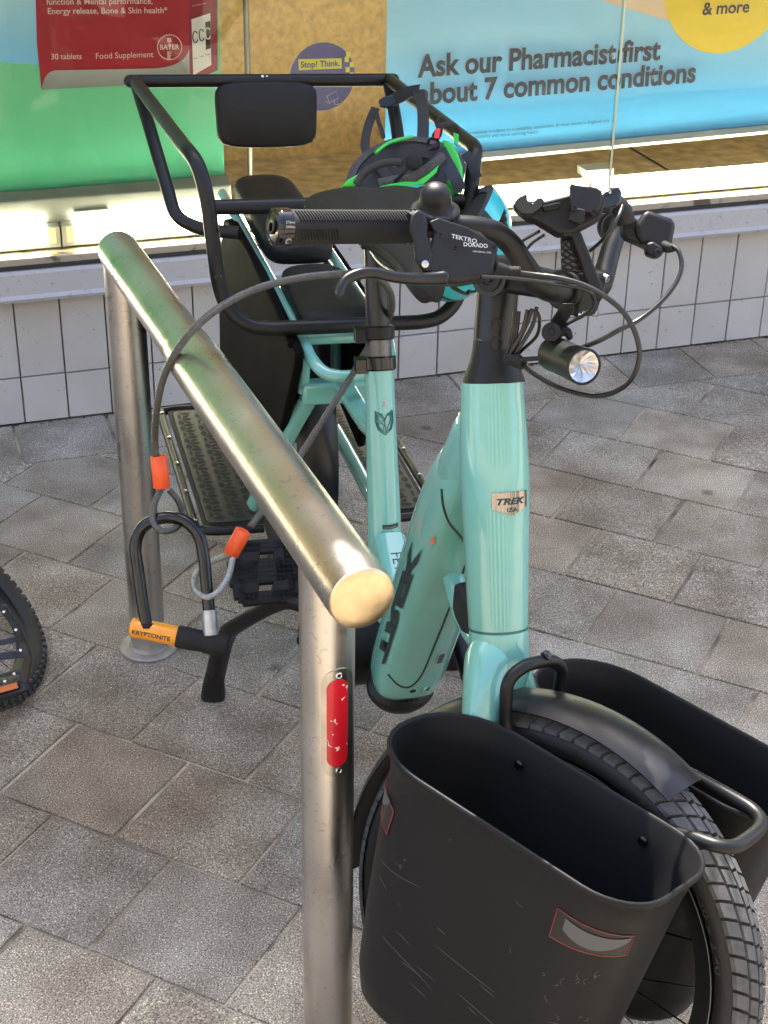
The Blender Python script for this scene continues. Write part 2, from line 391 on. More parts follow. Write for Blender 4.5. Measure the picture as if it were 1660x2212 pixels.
m = MB(); rg_ = random.Random(3)
for i in range(150):
    p = V((rg_.uniform(-1.1, 1.3), rg_.uniform(1.0, 3.2), .0006)); r_ = rg_.uniform(.0008, .0026)*(1.6 if i < 8 else 1)
    if wn.dot(p) > WD-.02: continue
    t0 = rg_.uniform(0, 6); k_ = [m.vert(p+V((cos(t0+a)*r_*rg_.uniform(.7, 1.2), sin(t0+a)*r_*rg_.uniform(.6, 1.1), -.0006))) for a in (0, 1.3, 2.5, 3.8, 5.1)]
    tp = m.vert(p+V((0, 0, r_*.8)))
    for j in range(5): m.face((k_[j], k_[(j+1) % 5], tp))
tag(m.build('grit', mat('pale grit', (.50, .46, .40), .8, noise=.5, nscale=8), smooth=0), 'pale grit and crumbs scattered on the paving slabs', 'grit', kind='stuff')
m = MB()  # dark crumbs: moss and dirt, also painting in shadow at the wall foot
for i in range(420):
    s_ = rg_.uniform(-.4, 2.6); o_ = .006+abs(rg_.gauss(0, .006)); k0_ = .35+.65*math.sin(s_*5.3)**2
    if rg_.random() > k0_: continue
    p = Wp(s_, o_, .0004); r_ = rg_.uniform(.001, .0038); t0 = rg_.uniform(0, 6)
    k_ = [m.vert(p+V((cos(t0+a)*r_*rg_.uniform(.7, 1.6), sin(t0+a)*r_*rg_.uniform(.5, 1.0), -.0006))) for a in (0, 1.3, 2.5, 3.8, 5.1)]; tp = m.vert(p+V((0, 0, r_*.7)))
    for j in range(5): m.face((k_[j], k_[(j+1) % 5], tp))
tag(m.build('moss_dirt_and_shade', mat('mossy dirt and painted shade', (.07, .06, .045), .9, noise=.6, nscale=9), smooth=0), 'dark moss and dirt, doubling as painted shade, along the foot of the tiled wall', 'dirt', kind='stuff')

# ------------------------------------------------------------------ shop front
shop = thing('shop_front', Wp(1.2, 0, 0), 'shop front with white tiled plinth, pale metal sill and large display window', 'shop front')
S0, TW_, ZR = .2353, .098968, .11251
sl_, sr_ = -3.2, 5.6
m = MB(); m.box(Wp((sl_+sr_)/2, -.16, .16), wv, wn, up, sr_-sl_, .308, .32); m.build('grout', GROUT, shop, smooth=0)
m = MB(); tones = []
k0 = int((sl_-S0)/TW_); k1 = int((sr_-S0)/TW_)
for k in range(k0, k1):
    for (z0, z1) in ((0.001, ZR), (ZR, .315)):
        a, b = S0+k*TW_+.0012, S0+(k+1)*TW_-.0012; o = random.uniform(.0035, .0048); z0_, z1_ = z0+.0012, z1-.0012
        dx = random.uniform(-.0006, .0006)
        q = [Wp(a, 0, z0_), Wp(b, 0, z0_), Wp(b, 0, z1_), Wp(a, 0, z1_)]
        t = [Wp(a+.0012, o+dx, z0_+.0012), Wp(b-.0012, o, z0_+.0012), Wp(b-.0012, o, z1_-.0012), Wp(a+.0012, o-dx, z1_-.0012)]
        qi = [m.vert(p) for p in q]; ti = [m.vert(p) for p in t]; tn = 1+random.uniform(-.05, .04); tc_ = (tn, tn, tn*random.uniform(.98, 1.01))
        m.face(ti); tones.append(tc_)
        for i in range(4): j = (i+1) % 4; m.face((qi[i], qi[j], ti[j], ti[i])); tones.append(tc_)
tl = m.build('wall_tiles', TILE, shop, smooth=0); attr_tone(tl, tones)
m = MB(); mid = (sl_+sr_)/2
def rail(m, o0, o1, z0, z1): m.box(Wp(mid, (o0+o1)/2, (z0+z1)/2), wv, wn, up, sr_-sl_, abs(o1-o0), z1-z0)
m = MB(); m.prism([Wp(sl_, o, z) for o, z in ((-.03, .300), (.034, .300), (.036, .307), (.028, .314), (.022, .358), (.018, .364), (-.03, .366))], wv*(sr_-sl_))
m.build('sill', SILL, shop, smooth=25)
m = MB(); rail(m, -.03, .012, .366, .3725); m.build('recess_shade_strip', DARKG, shop, smooth=0)  # dark strip puts in the shade of the recess above the sill
m = MB(); rail(m, -.03, .006, .3725, .388); rail(m, -.12, -.03, .33, .384)
m.build('window_frame', LEDGE, shop, smooth=0, bevel=.0015)
SEAM = 1.653
for a, b in ((-3.15, SEAM-.0035), (SEAM+.0035, 5.55)):
    m = MB(); m.box(Wp((a+b)/2, -.011, 1.394), wv, wn, up, b-a, .008, 2.01); m.build('glass_pane', GLASS, shop, smooth=0)
m = MB(); m.box(Wp(SEAM, -.011, 1.394), wv, wn, up, .0055, .0086, 2.01); m.build('glass_joint', GEDGE, shop, smooth=0)
m = MB(); m.box(Wp(mid, -.85, .350), wv, wn, up, sr_-sl_-.1, 1.45, .09)
m.m = 1
for s_ in (-.9, .0, .46, 1.05, 1.72, 2.35, 3.0): m.box(Wp(s_+.2, -.50, .3965), wv, wn, up, .004, .70, .004)
m.box(Wp(mid, -.155, .3965), wv, wn, up, 8, .003, .004)
m.build('display_floor', [FLOORM, DARKG], shop, smooth=0)
m = MB(); m.box(Wp(mid, -.62, 1.4), wv, wn, up, sr_-sl_-.1, .05, 2.1); m.build('reflection_panel', BACKM, shop, smooth=0)
m = MB(); m.box(Wp(sl_+.05, -.75, 1.4), wv, wn, up, .05, 1.4, 2.1); m.box(Wp(sr_-.05, -.75, 1.4), wv, wn, up, .05, 1.4, 2.1); m.box(Wp(mid, -.75, 2.46), wv, wn, up, sr_-sl_, 1.5, .06)
m.build('display_case_lining', RENDER, shop, smooth=0)
m = MB(); m.box(Wp(mid, -.75, 3.35), wv, wn, up, sr_-sl_+4, 1.5, 1.8); m.box(Wp(sl_-1, -.5, 1.2), wv, wn, up, 2, 1, 2.5); m.box(Wp(sr_+1, -.5, 1.2), wv, wn, up, 2, 1, 2.5)
m.build('upper_facade', RENDER, shop, smooth=0)

# strip lamps lying behind the glass along its foot
def strip_lamp(a, b, label, dim_l=True, dim_r=True):
    t = thing('strip_lamp', Wp((a+b)/2, -.05, .395), label, 'strip lamp', 'strip lamps along the foot of the window')
    zb, zt = .389, .4365; o0 = -.045
    m = MB(); m.box(Wp((a+b)/2, o0-.02, (zb+zt)/2), wv, wn, up, b-a, .036, zt-zb); m.build('housing', HOUS, t, smooth=0, bevel=.002)
    e = .028
    la, lb = a+(e if dim_l else 0.004), b-(e if dim_r else .004)
    m = MB(); m.box(Wp((la+lb)/2, o0-.0145, .4195), wv, wn, up, lb-la, .033, .038); m.build('lit_tube', LIT, t, smooth=0)
    for c, on in ((a+e/2+.005, dim_l), (b-e/2-.005, dim_r)):
        if on: m = MB(); m.box(Wp(c, o0-.001, .4165), wv, wn, up, e-.011, .005, .032); m.build('diffuser_end', LITO, t, smooth=0)
sJ = WX(134, 520, -.045)[0]
strip_lamp(-2.2, sJ-.002, 'lit strip lamp running out of frame at the left, nearest the bottle green banner')
strip_lamp(sJ+.002, 1.62, 'long lit strip lamp behind the bicycle, between the far post and the glass joint', True, False)
strip_lamp(1.627, 4.4, 'lit strip lamp to the right of the glass joint', False, True)
for x, y, lb in ((200, 497, 'small grey mounting block on the lamp above the far end of the rail'), (1290, 388, 'small grey mounting block on the lamp beside the glass joint')):
    s_, z_ = WX(x, y, -.075); m = MB(); m.box(Wp(s_, -.088, .452), wv, wn, up, .075, .05, .020)
    tag(m.build('mounting_block', HOUS, smooth=0, bevel=.002), lb, 'mounting block', 'mounting blocks on the strip lamps')
# pole of a display stand
s_, z_ = WX(538, 250, -.22); m = MB(); m.tube([Wp(s_, -.22, .396), Wp(s_, -.22, 2.2)], .0068, 16); m.tube([Wp(s_, -.22, .396), Wp(s_, -.22, .402)], .05, 24)
tag(m.build('display_pole', POLE), 'thin pale grey vertical pole standing behind the black backrest', 'display pole')

# banners
OB = -.1
def printed(name, m, mt, parent): return m.build(name, mt, parent, smooth=0)
def flatpoly(pts, o): m = MB(); i = [m.vert(Wp(s, o, z)) for s, z in pts]; m.face(i); return m
P_G = mat('green banner print', (.08, .42, .17), .5); 
def grad(name, c1, c2, z0, z1, noise=.0):
    m_ = mat(name, c1, .45); n, N, L, b = nodes(m_); g_ = N('NewGeometry'); sp = N('SeparateXYZ'); L(g_.outputs['Position'], sp.inputs[0])
    tz = N('TexNoise'); tz.inputs['Scale'].default_value = 3; L(g_.outputs['Position'], tz.inputs[0])
    ma = N('Math', operation='MULTIPLY_ADD'); L(tz.outputs[0], ma.inputs[0]); ma.inputs[1].default_value = .06; L(sp.outputs[2], ma.inputs[2])
    mr = N('MapRange'); mr.inputs[1].default_value = z0+.03; mr.inputs[2].default_value = z1+.03; L(ma.outputs[0], mr.inputs[0])
    r = ramp(N('ValToRGB'), (0, c1), (1, c2)); L(mr.outputs[0], r.inputs[0]); L(r.outputs[0], b.inputs['Base Color']); return m_
P_G = grad('green banner print', (.07, .44, .26), (.20, .62, .36), .5, .85)
P_SKY = grad('pale sky print', (.20, .55, .90), (.45, .72, .85), .78, .95)
P_BLUE = grad('blue print with painted reflection', (.09, .46, .92), (.30, .66, .95), .62, .78)  # paler towards the top: a glass reflection painted into the print
P_RED = mat('crimson box print', (.36, .012, .03), .4); P_RED2 = mat('dark crimson box side', (.25, .01, .025), .4)
P_GREY = grad('silver curve print', (.22, .23, .24), (.42, .43, .44), .72, .77)
P_CREAM = mat('cream print', (.78, .60, .42), .5); P_YEL = mat('yellow print', (.85, .62, .02), .45)
P_NAV = mat('navy sticker print', (.08, .09, .36), .4); P_YL2 = mat('lemon print', (.85, .85, .10), .5); P_WHT = mat('white panel print', (.72, .72, .72), .5); P_BLK = mat('black print', (.02, .02, .02), .5)
def banner(name, s0, s1, zb, tilt, base_h, mt, label):
    c = Wp((s0+s1)/2, OB, .396); t = thing(name, c, label, 'banner')
    m = MB(); z1 = 1.75
    i = []
    m.prism([Wp(s0, OB, zb), Wp(s1, OB, zb+tilt*(s1-s0)), Wp(s1, OB, z1), Wp(s0, OB, z1)], wn*.002)
    m.build('printed_sheet', mt, t, smooth=0); return t
bg_ = banner('pharmacy_banner', -1.0, .737, .500, 0, .07, P_G, 'green pull-up banner with a crimson tablet box picture, at the left behind the glass')
m = MB(); m.prism([Wp(-1.0, o, z) for o, z in ((OB-.05, .430), (OB+.02, .430), (OB+.03, .45), (OB+.028, .49), (OB+.01, .508), (OB-.05, .505))], wv*1.745); m.build('banner_base', BASEM, bg_, smooth=30, bevel=.003)
def poly(pxs, mt, t, name, o): m = flatpoly([WX(x, y, o) for x, y in pxs], o); return m.build(name, mt, t, smooth=0)
def curve(a, c, b, n=10): return [((1-t)**2*a[0]+2*t*(1-t)*c[0]+t*t*b[0], (1-t)**2*a[1]+2*t*(1-t)*c[1]+t*t*b[1]) for t in [k/n for k in range(n+1)]]
poly([(-400, 60), (-200, 110)]+curve((0, 133), (60, 140), (120, 142))+[(120, -300), (-400, -300)], P_SKY, bg_, 'sky_print', OB+.001)
poly([(72, -200), (80, 90), (90, 194), (408, 177), (408, -200)], P_RED, bg_, 'box_front_print', OB+.002)
poly([(408, -200), (408, 177), (471, 152), (469, -200)], P_RED2, bg_, 'box_side_print', OB+.002)
poly([(90, 194)]+curve((92, 185), (98, 152), (125, 152))+curve((330, 148), (400, 145), (409, 105))+[(411, 177)], P_GREY, bg_, 'silver_curve_print', OB+.0026)
poly([(414, 42), (455, 28), (457, 140), (418, 163)], P_WHT, bg_, 'label_panel_print', OB+.003)
def wtext(body, x, y, x2, y2, mt, t, o, **k):
    a = Wp(WX(x, y, o)[0], o, WX(x, y, o)[1]); b = Wp(WX(x2, y2, o)[0], o, WX(x2, y2, o)[1]); d = b-a
    return text(body, a, d, d.normalized().cross(-wn)*-1 if False else (up-d.normalized()*up.dot(d.normalized())), d.length, mt, t, **k)
wtext('function & Mental performance,', 101, 10, 330, 8, PINK, bg_, OB+.003, bold=.006)
wtext('Energy release, Bone & Skin health*', 104, 30, 362, 28, PINK, bg_, OB+.003, bold=.006)
wtext('30 tablets', 111, 128, 177, 127, PINK, bg_, OB+.003)
wtext('Food Supplement', 208, 127, 332, 123, PINK, bg_, OB+.003)
wtext('BAYER', 346, 107, 388, 106, PINK, bg_, OB+.003, bold=.02)
wtext('normal skin health', 416, 14, 446, 8, PINK, bg_, OB+.003)
m = MB()
s_, z_ = WX(367, 102, OB+.003)
m.tube([Wp(s_, OB+.003, z_)+wv*(cos(t)*.0262)+up*(sin(t)*.0262) for t in [k*2*pi/40 for k in range(40)]], .0009, 6, closed=True); m.build('round_emblem_print', PINK, bg_)
for i, ch in enumerate('BA ER'):
    if ch != ' ': wtext(ch, 362, 91+i*9.6, 371, 91+i*9.6, PINK, bg_, OB+.003, height=.0085, bold=.02)
for k in range(3):
    x0, x1 = 417+k*13.5, 428+k*13.5; yo = -k*4
    poly([(x0, 56+yo), (x1, 53+yo), (x1+1, 112+yo), (x0+1, 116+yo)], P_BLK if k == 2 else P_WHT, bg_, 'label_panel_print', OB+.0034)
    s_, z_ = WX((x0+x1)/2, 80+yo, OB+.004); m = MB()
    m.tube([Wp(s_, OB+.0042, z_)+wv*(cos(t)*.0055)+up*(sin(t)*.012) for t in [.6+j*5.2/14 for j in range(15)]], .0012, 6); m.build('recycling_ring_print', P_WHT if k == 2 else P_BLK, bg_)
    wtext(('ACTIVE', 'KICK', 'PACK')[k] if False else '1wk', x0+1, 128+yo, x1-1, 127+yo, P_BLK, bg_, OB+.004)
bb_ = banner('pharmacist_banner', 1.117, 3.3, .512, .018, .02, P_BLUE, 'blue pull-up banner asking customers to ask the pharmacist first, at the right behind the glass')
m = MB(); m.prism([Wp(1.112, o, z) for o, z in ((OB-.03, .492), (OB+.012, .492), (OB+.016, .500), (OB+.010, .513), (OB-.03, .513))], wv*2.2+up*.04); m.build('banner_base', BASEM, bb_, smooth=30)
poly(curve((1270, -10), (1360, 22), (1450, 46))+[(1560, 50), (1900, 30), (1900, -500), (1200, -500)], P_CREAM, bb_, 'cream_swoosh_print', OB+.001)
s_, z_ = WX(1573, -42, OB); rr_ = .168
m = flatpoly([(s_+rr_*cos(t), z_+rr_*sin(t)) for t in [k*2*pi/64 for k in range(64)]], OB+.002); m.build('yellow_disc_print', P_YEL, bb_, smooth=0)
wtext('& more', 1517, 32, 1618, 26, NAVP, bb_, OB+.003, bold=.022)
wtext('Ask our Pharmacist first', 902, 166, 1426, 128, NAVP, bb_, OB+.003, bold=.03, height=.050)
wtext('about 7 common conditions', 904, 226, 1502, 176, NAVP, bb_, OB+.003, bold=.03, height=.050)
wtext('supply of treatment is subject to a suitability assessment. In most stores in England only', 975, 294, 1317, 263, NAVP, bb_, OB+.003)
wtext('subject to availability and store opening hours', 975, 303, 1162, 288, NAVP, bb_, OB+.003)
# round window sticker
OS = -.0155
s_, z_ = WX(697, 166, OS); st_ = thing('window_sticker', Wp(s_, OS, z_-.05), 'round navy crime warning sticker on the glass above the black backrest', 'sticker')
k_ = .081/2*2
m = flatpoly([(s_+.0735*cos(t), z_+.0735*sin(t)) for t in [k*2*pi/64 for k in range(64)]], OS+.0003)
def sx(x, y): return WX(x, y, OS)
m.build('sticker_sheet', P_NAV, st_, smooth=0)
poly([(645, 128), (738, 126), (739, 148), (646, 152)], P_YL2, st_, 'yellow_label_print', OS+.0009)
wtext('Stop! Think.', 650, 146, 734, 142, P_NAV, st_, OS+.0012, bold=.02)
wtext('Attack', 652, 171, 695, 170, WHT, st_, OS+.0009, bold=.02)
for r_ in range(5):
    for c_ in range(2):
        x0, y0 = 745+c_*9+(2 if r_ > 1 else -6 if r_ == 0 else 0), 112+r_*11
        if (r_+c_) % 2 and x0 < 762: poly([(x0, y0), (x0+9, y0), (x0+9, y0+11), (x0, y0+11)], P_YL2, st_, 'check_print', OS+.0009)
m = MB(); a_ = [(706, 208), (727, 197), (731, 212), (712, 222)]
m.tube([Wp(*(lambda q: (q[0], OS+.001, q[1]))(sx(*p))) for p in a_], .0006, 5, closed=True)
m.tube([Wp(*(lambda q: (q[0], OS+.001, q[1]))(sx(*p))) for p in [(706, 206), (712, 224), (704, 218)]], .0006, 5); m.tube([Wp(*(lambda q: (q[0], OS+.001, q[1]))(sx(*p))) for p in [(722, 216), (724, 226), (733, 224)]], .0006, 5)
m.build('camera_icon_print', WHT, st_)

#@@PART2
# ------------------------------------------------------------------ opposite side of the street (unseen building, added for warm bounce light and reflections)
m = MB(); m.box(V((0, -9.5, 4.5)), V((1, .1, 0)), V((-.1, 1, 0)), up, 34, 3, 9)
m.m = 1
for i in range(-6, 7):
    for z in (1.5, 4.4, 7.2): m.box(V((i*2.4, -8.02+i*.24, z)), V((1, .1, 0)), V((-.1, 1, 0)), up, 1.3, .12, 1.9)
tag(m.build('bounce_building', [mat('warm bounce render', (.40, .345, .27), .9, noise=.15, nscale=6), mat('dark window glass', (.03, .035, .04), .1)], smooth=0),
    'unseen building across the street, added for warm bounce light on the shop front', 'building')

# ------------------------------------------------------------------ stainless cycle stand
FP, NP = V((-.4095, 2.287, 0)), V((-.0585, 1.40, 0)); rd = (NP-FP).normalized()
RF = V((-.4225, 2.318, .718)); RN = V((-.0205, 1.300, .7195)); ra = (RN-RF).normalized()
stand = thing('cycle_stand', (FP+NP)/2, 'scuffed stainless steel cycle stand with thick sloping top rail beside the mint bicycle', 'cycle stand')
def along(t): return RF+(RN-RF)*t
TJ = .41
m = MB(); m.tube([along(t) for t in (-.0, .01, .1, .2, .3, TJ+.03)], [.0298, .0318, .0318, .0318, .0318, .0318], 48); m.build('far_rail', SS, stand, smooth=60)
m = MB(); N_ = 10
m.tube([along(TJ-.020*cos(k/N_*pi/2)+.0)+V((0, 0, 0)) for k in range(N_)]+[along(t) for t in (TJ+.001, .6, .8, .992, 1.0)],
       [.0316+.0034*sin(k/N_*pi/2) for k in range(N_)]+[.0350, .0350, .0350, .0350, .0341], 48); m.build('near_rail', SS, stand, smooth=60)
FLG = mat('worn dull flange steel', (.34, .31, .28), .55, metal=.6, noise=.25, nscale=30)
CAPM = mat('worn cap steel with painted gold reflection', (.74, .58, .36), .36, metal=1, noise=.22, nscale=35, bump=.35, bscale=60)  # gold base colour paints in the reflection of sunlit paving
m = MB(); m.lathe(RN+ra*.0003, ra, [(.0341, 0), (.0341, .0012), (.032, .0032), (.024, .0052), (.013, .0064), (.001, .0068)], 48); m.build('end_cap', CAPM, stand, smooth=60)
def zrail(p): 
    t = (p-RF).dot(rd)/((RN-RF).dot(rd)); return along(t).z
for P_, nm in ((FP, 0), (NP, 1)):
    m = MB(); m.tube([P_+V((0, 0, z)) for z in (.003, .1, .2, .3, .4, .5, zrail(P_)-.012)], .030, 48); m.build('post', SS, stand, smooth=60)
    m = MB(); m.lathe(P_, up, [(.0505, 0), (.0505, .003), (.0485, .0048), (.034, .0052), (.032, .009), (.0305, .010)], 56); m.build('base_flange', FLG, stand, smooth=40)
# red reflector let into the near post
def curved(m, c, th0, half, za, zb, r, t, rnd=True, n=22, seg=10):
    """stadium wrapped on a vertical cylinder"""
    hw = half*r; pts = []
    for k in range(n+1): a = pi*k/n; pts.append((hw*cos(a), zb-hw+hw*sin(a)))
    for k in range(n+1): a = pi+pi*k/n; pts.append((hw*cos(a), za+hw+hw*sin(a)))
    def w_(x, z, rr): a = th0+x/r; return V((c.x+rr*cos(a), c.y+rr*sin(a), z))
    rows = n+1
    for side in range(1):
        L_ = [pts[k] for k in range(n+1)]; 
    # grid fill between left and right outline at equal z
    zs = sorted(set(round(p[1], 5) for p in pts)); grid = []
    for z in zs:
        if z > zb-hw: h_ = math.sqrt(max(0, hw*hw-(z-(zb-hw))**2))
        elif z < za+hw: h_ = math.sqrt(max(0, hw*hw-((za+hw)-z)**2))
        else: h_ = hw
        grid.append([w_(h_*(2*j/seg-1), z, r+t) for j in range(seg+1)])
    inn = [[(V((c.x, c.y, p.z))+(p-V((c.x, c.y, p.z))).normalized()*(r-.001)) for p in row] for row in grid]
    gi = [[m.vert(p) for p in row] for row in grid]; ii = [[m.vert(p) for p in row] for row in inn]
    for a in range(len(gi)-1):
        for j in range(seg): m.face((gi[a][j], gi[a][j+1], gi[a+1][j+1], gi[a+1][j]))
        m.face((ii[a][0], gi[a][0], gi[a+1][0], ii[a+1][0])); m.face((gi[a][seg], ii[a][seg], ii[a+1][seg], gi[a+1][seg]))
    return w_
vth = math.atan2((CO-NP).y, (CO-NP).x)
front = NP+(V((CO.x, CO.y, 0))-NP).normalized()*.030
zt_ = hit(727, 1448, front, V((0, 1, 0))).z; zb_ = hit(727, 1680, front, V((0, 1, 0))).z
ref = thing('x', NP, '', '') ; bpy.data.objects.remove(ref)
m = MB(); w1 = curved(m, NP, vth+R(24), R(37), zb_, zt_, .030, .0012); rp = m.build('reflector_plate', mat('reflector plate steel', (.50, .47, .43), .3, metal=1, noise=.15, nscale=40), stand, smooth=50)
zt2 = hit(727, 1470, front, V((0, 1, 0))).z; zb2 = hit(727, 1657, front, V((0, 1, 0))).z
REFL = mat('worn red reflector', (.55, .008, .02), .35, coat=.3); n_, N, L_, b_ = nodes(REFL); tc = N('TexCoord')
nz_ = N('TexNoise'); nz_.inputs['Scale'].default_value = 75; nz_.inputs['Detail'].default_value = 5; nz_.inputs['Distortion'].default_value = .8; L_(tc.outputs['Object'], nz_.inputs[0])
rp_ = ramp(N('ValToRGB'), (.655, (.55, .008, .02)), (.67, (.75, .66, .6))); L_(nz_.outputs[0], rp_.inputs[0]); L_(rp_.outputs[0], b_.inputs['Base Color'])
m = MB(); curved(m, NP, vth+R(21), R(22.5), zb2, zt2, .030, .0020); m.build('red_reflector', REFL, stand, smooth=50)
for z in (zt_-.0085, zb_+.0085):
    a = vth+R(24); d = V((cos(a), sin(a), 0)); m = MB(); m.lathe(NP+d*.031+V((0, 0, z)), d, [(.0042, -.001), (.0042, .0007), (.003, .0011), (.0022, .0004), (.001, .0004)], 18); m.build('rivet', STEEL, stand)
# paint chips on the reflector
random.seed(5)

# ------------------------------------------------------------------ the mint cargo bicycle
bike = thing('cargo_bicycle', Q(.6, 0, 0), 'mint green long tail electric cargo bicycle with black front panniers leaning by the stand', 'bicycle')
def part(m, name, mt, **k): return m.build(name, mt, bike, **k)
# head tube (wide shell that swells towards the middle and runs into the down tube)
hx = lambda z: (z-.26)/math.tan(HA)
def HT(z, off=0): return Q(hx(z), off, z)
zs = [.575, .60, .65, .70, .74, .78, .815, .8345]
rs = [.0335, .0345, .0362, .0382, .0388, .0374, .0352, .0345]
m = MB(); m.tube([HT(z) for z in zs], rs, 40, sm=3, upv=bL)
head = part(m, 'head_tube', MINT, smooth=60)
# down tube with battery
def DT(t): return Q(.232+(.466-.232)*t, 0, .745+(.268-.745)*t)
dd = (DT(1)-DT(0)).normalized(); dn = bL.cross(dd).normalized()
if dn.z > 0: dn = -dn                                        # points forwards and down, towards the viewer
m = MB(); tt = [0, .1, .22, .35, .5, .65, .8, .9, .97, 1.0]; hw = [.030, .040, .0465, .0485, .049, .0495, .050, .050, .048, .045]
hh = [.035, .042, .045, .044, .043, .042, .042, .042, .040, .036]
rg = []
for t, a, b in zip(tt, hw, hh):
    ring = []
    for j in range(40):
        th = 2*pi*j/40; c, d = cos(th), sin(th); k = (abs(c)**3.2+abs(d)**3.2)**(-1/3.2)
        ring.append(DT(t)+bL*(a*c*k)+dn*(b*d*k))
    rg.append(ring)
m.rings(rg); down = part(m, 'down_tube', MINT, smooth=60, sub=1)
# smooth shoulder between head tube and down tube
rg = []
for t, a, b, sh in ((0, .030, .030, 0), (.25, .034, .036, 0), (.5, .037, .038, 0), (.75, .040, .038, 0), (1, .041, .038, 0)):
    c0 = Q(hx(.80)+.010, 0, .80)*(1-t)+DT(.20)*t; ring = []
    for j in range(32):
        th = 2*pi*j/32; c, d = cos(th), sin(th); k = (abs(c)**2.4+abs(d)**2.4)**(-1/2.4); ring.append(c0+bL*(a*c*k)+dn*(b*d*k))
    rg.append(ring)
m = MB(); m.rings(rg); part(m, 'frame_shoulder', MINT, smooth=60, sub=1)
# battery cover seam: a thin dark line running round the front face of the tube
def DS(t, u, lift=.0):   # point on the down tube surface; u = angle from the forward face towards the bike's right
    i = 0
    while i < len(tt)-2 and tt[i+1] < t: i += 1
    k = (t-tt[i])/(tt[i+1]-tt[i]); a = hw[i]*(1-k)+hw[i+1]*k; b = hh[i]*(1-k)+hh[i+1]*k
    th = pi/2+u; c, d = cos(th), sin(th); kk = (abs(c)**3.2+abs(d)**3.2)**(-1/3.2)*.985
    return DT(t)+bL*((a+lift)*c*kk)+dn*((b+lift)*d*kk)
m = MB(); sm_ = [(.10, 1.15), (.13, .9), (.17, .6), (.21, .25), (.25, -.02), (.275, -.17), (.30, -.20), (.42, -.20), (.56, -.18), (.70, -.14), (.83, -.08), (.885, .06), (.90, .25), (.885, .5), (.85, .8)]
m.tube([DS(t, u, .0004) for t, u in sm_], .0016, 6, sm=5); m.build('battery_cover_seam', DRK, down)
# lettering down the battery cover
import bisect
def dtext(body, t0, t1, u0, du, mt, **k):
    L0 = (DT(1)-DT(0)).length
    o = ORG[down]
    def wrap(a, c): return DS(t0+a/L0, u0+c/.045, .0010)
    return text(body, V(), V((1, 0, 0)), V((0, 1, 0)), abs(t1-t0)*L0, mt, down, wrap=wrap, **k)
def dtext_up(body, t0, t1, u0, mt, h, **k):
    L0 = (DT(1)-DT(0)).length
    def wrap(a, c): return DS(t0-a/L0, u0-c/.046, .0022)
    return text(body, V(), V((1, 0, 0)), V((0, 1, 0)), abs(t1-t0)*L0, mt, down, wrap=wrap, height=h, **k)
dtext_up('TREK', .83, .30, 1.45, DRK, .021, bold=.05, shear=.25, space=.9)
m = MB()
for c, hs in (((.25, .80), .006),):
    i = [m.vert(DS(c[0]+a, c[1]+b, .0010)) for a, b in ((-.020, .0), (0, .06), (.020, .0), (0, -.06))]; m.face(i)
m.build('orange_mark', mat('salmon print', (.75, .2, .1), .4), down, smooth=0)
# sticker with code bars
m = MB(); i = [m.vert(DS(t, u, .0010)) for t, u in ((.80, -.34), (.80, -.52), (.735, -.52), (.735, -.34))]; m.face(i); m.build('serial_sticker', GRYP, down, smooth=0)
m = MB()
for k in range(5):
    i = [m.vert(DS(t, u, .0018)) for t, u in ((.79, -.365-.030*k), (.79, -.385-.030*k), (.745, -.385-.030*k), (.745, -.365-.030*k))]; m.face(i)
m.build('serial_bars', DRK, down, smooth=0)
for u in (-.42, .02):
    p = DS(.925, u); nn = (p-DT(.925)).normalized(); m = MB(); m.lathe(p-nn*.002, nn, [(.0085, 0), (.0085, .0024), (.0065, .0028), (.005, .0012)], 20); m.build('bolt_port', MINT, down)
    m = MB(); m.lathe(p-nn*.0, nn, [(.0046, -.001), (.0046, .0008)], 16); m.build('bolt_hole', BLK, down)
# motor cover under the down tube, motor, belt guard
m = MB(); rg = []
for t, k in ((1.004, 1.0), (1.03, 1.02), (1.065, .92), (1.085, .6)):
    rg.append([DT(t)+bL*(.050*k*cos(2*pi*j/32))+dn*(.042*k*sin(2*pi*j/32)) for j in range(32)])
m.rings(rg); part(m, 'motor_cover', PLB, smooth=60, sub=1)
m = MB(); m.tube([Q(.575, -.075, .265), Q(.575, .075, .265)], .062, 36); part(m, 'motor', PLB, smooth=50, bevel=.006)
m = MB(); m.lathe(Q(.575, -.095, .265), -bL, [(.075, -.012), (.082, -.004), (.082, .004), (.06, .008), (.03, .012)], 36); part(m, 'belt_guard', PLB, smooth=50)
m = MB(); m.box(Q(.56, -.085, .245), bf, bL, bU, .14, .045, .16); part(m, 'motor_side_cover', PLB, smooth=40, bevel=.02)
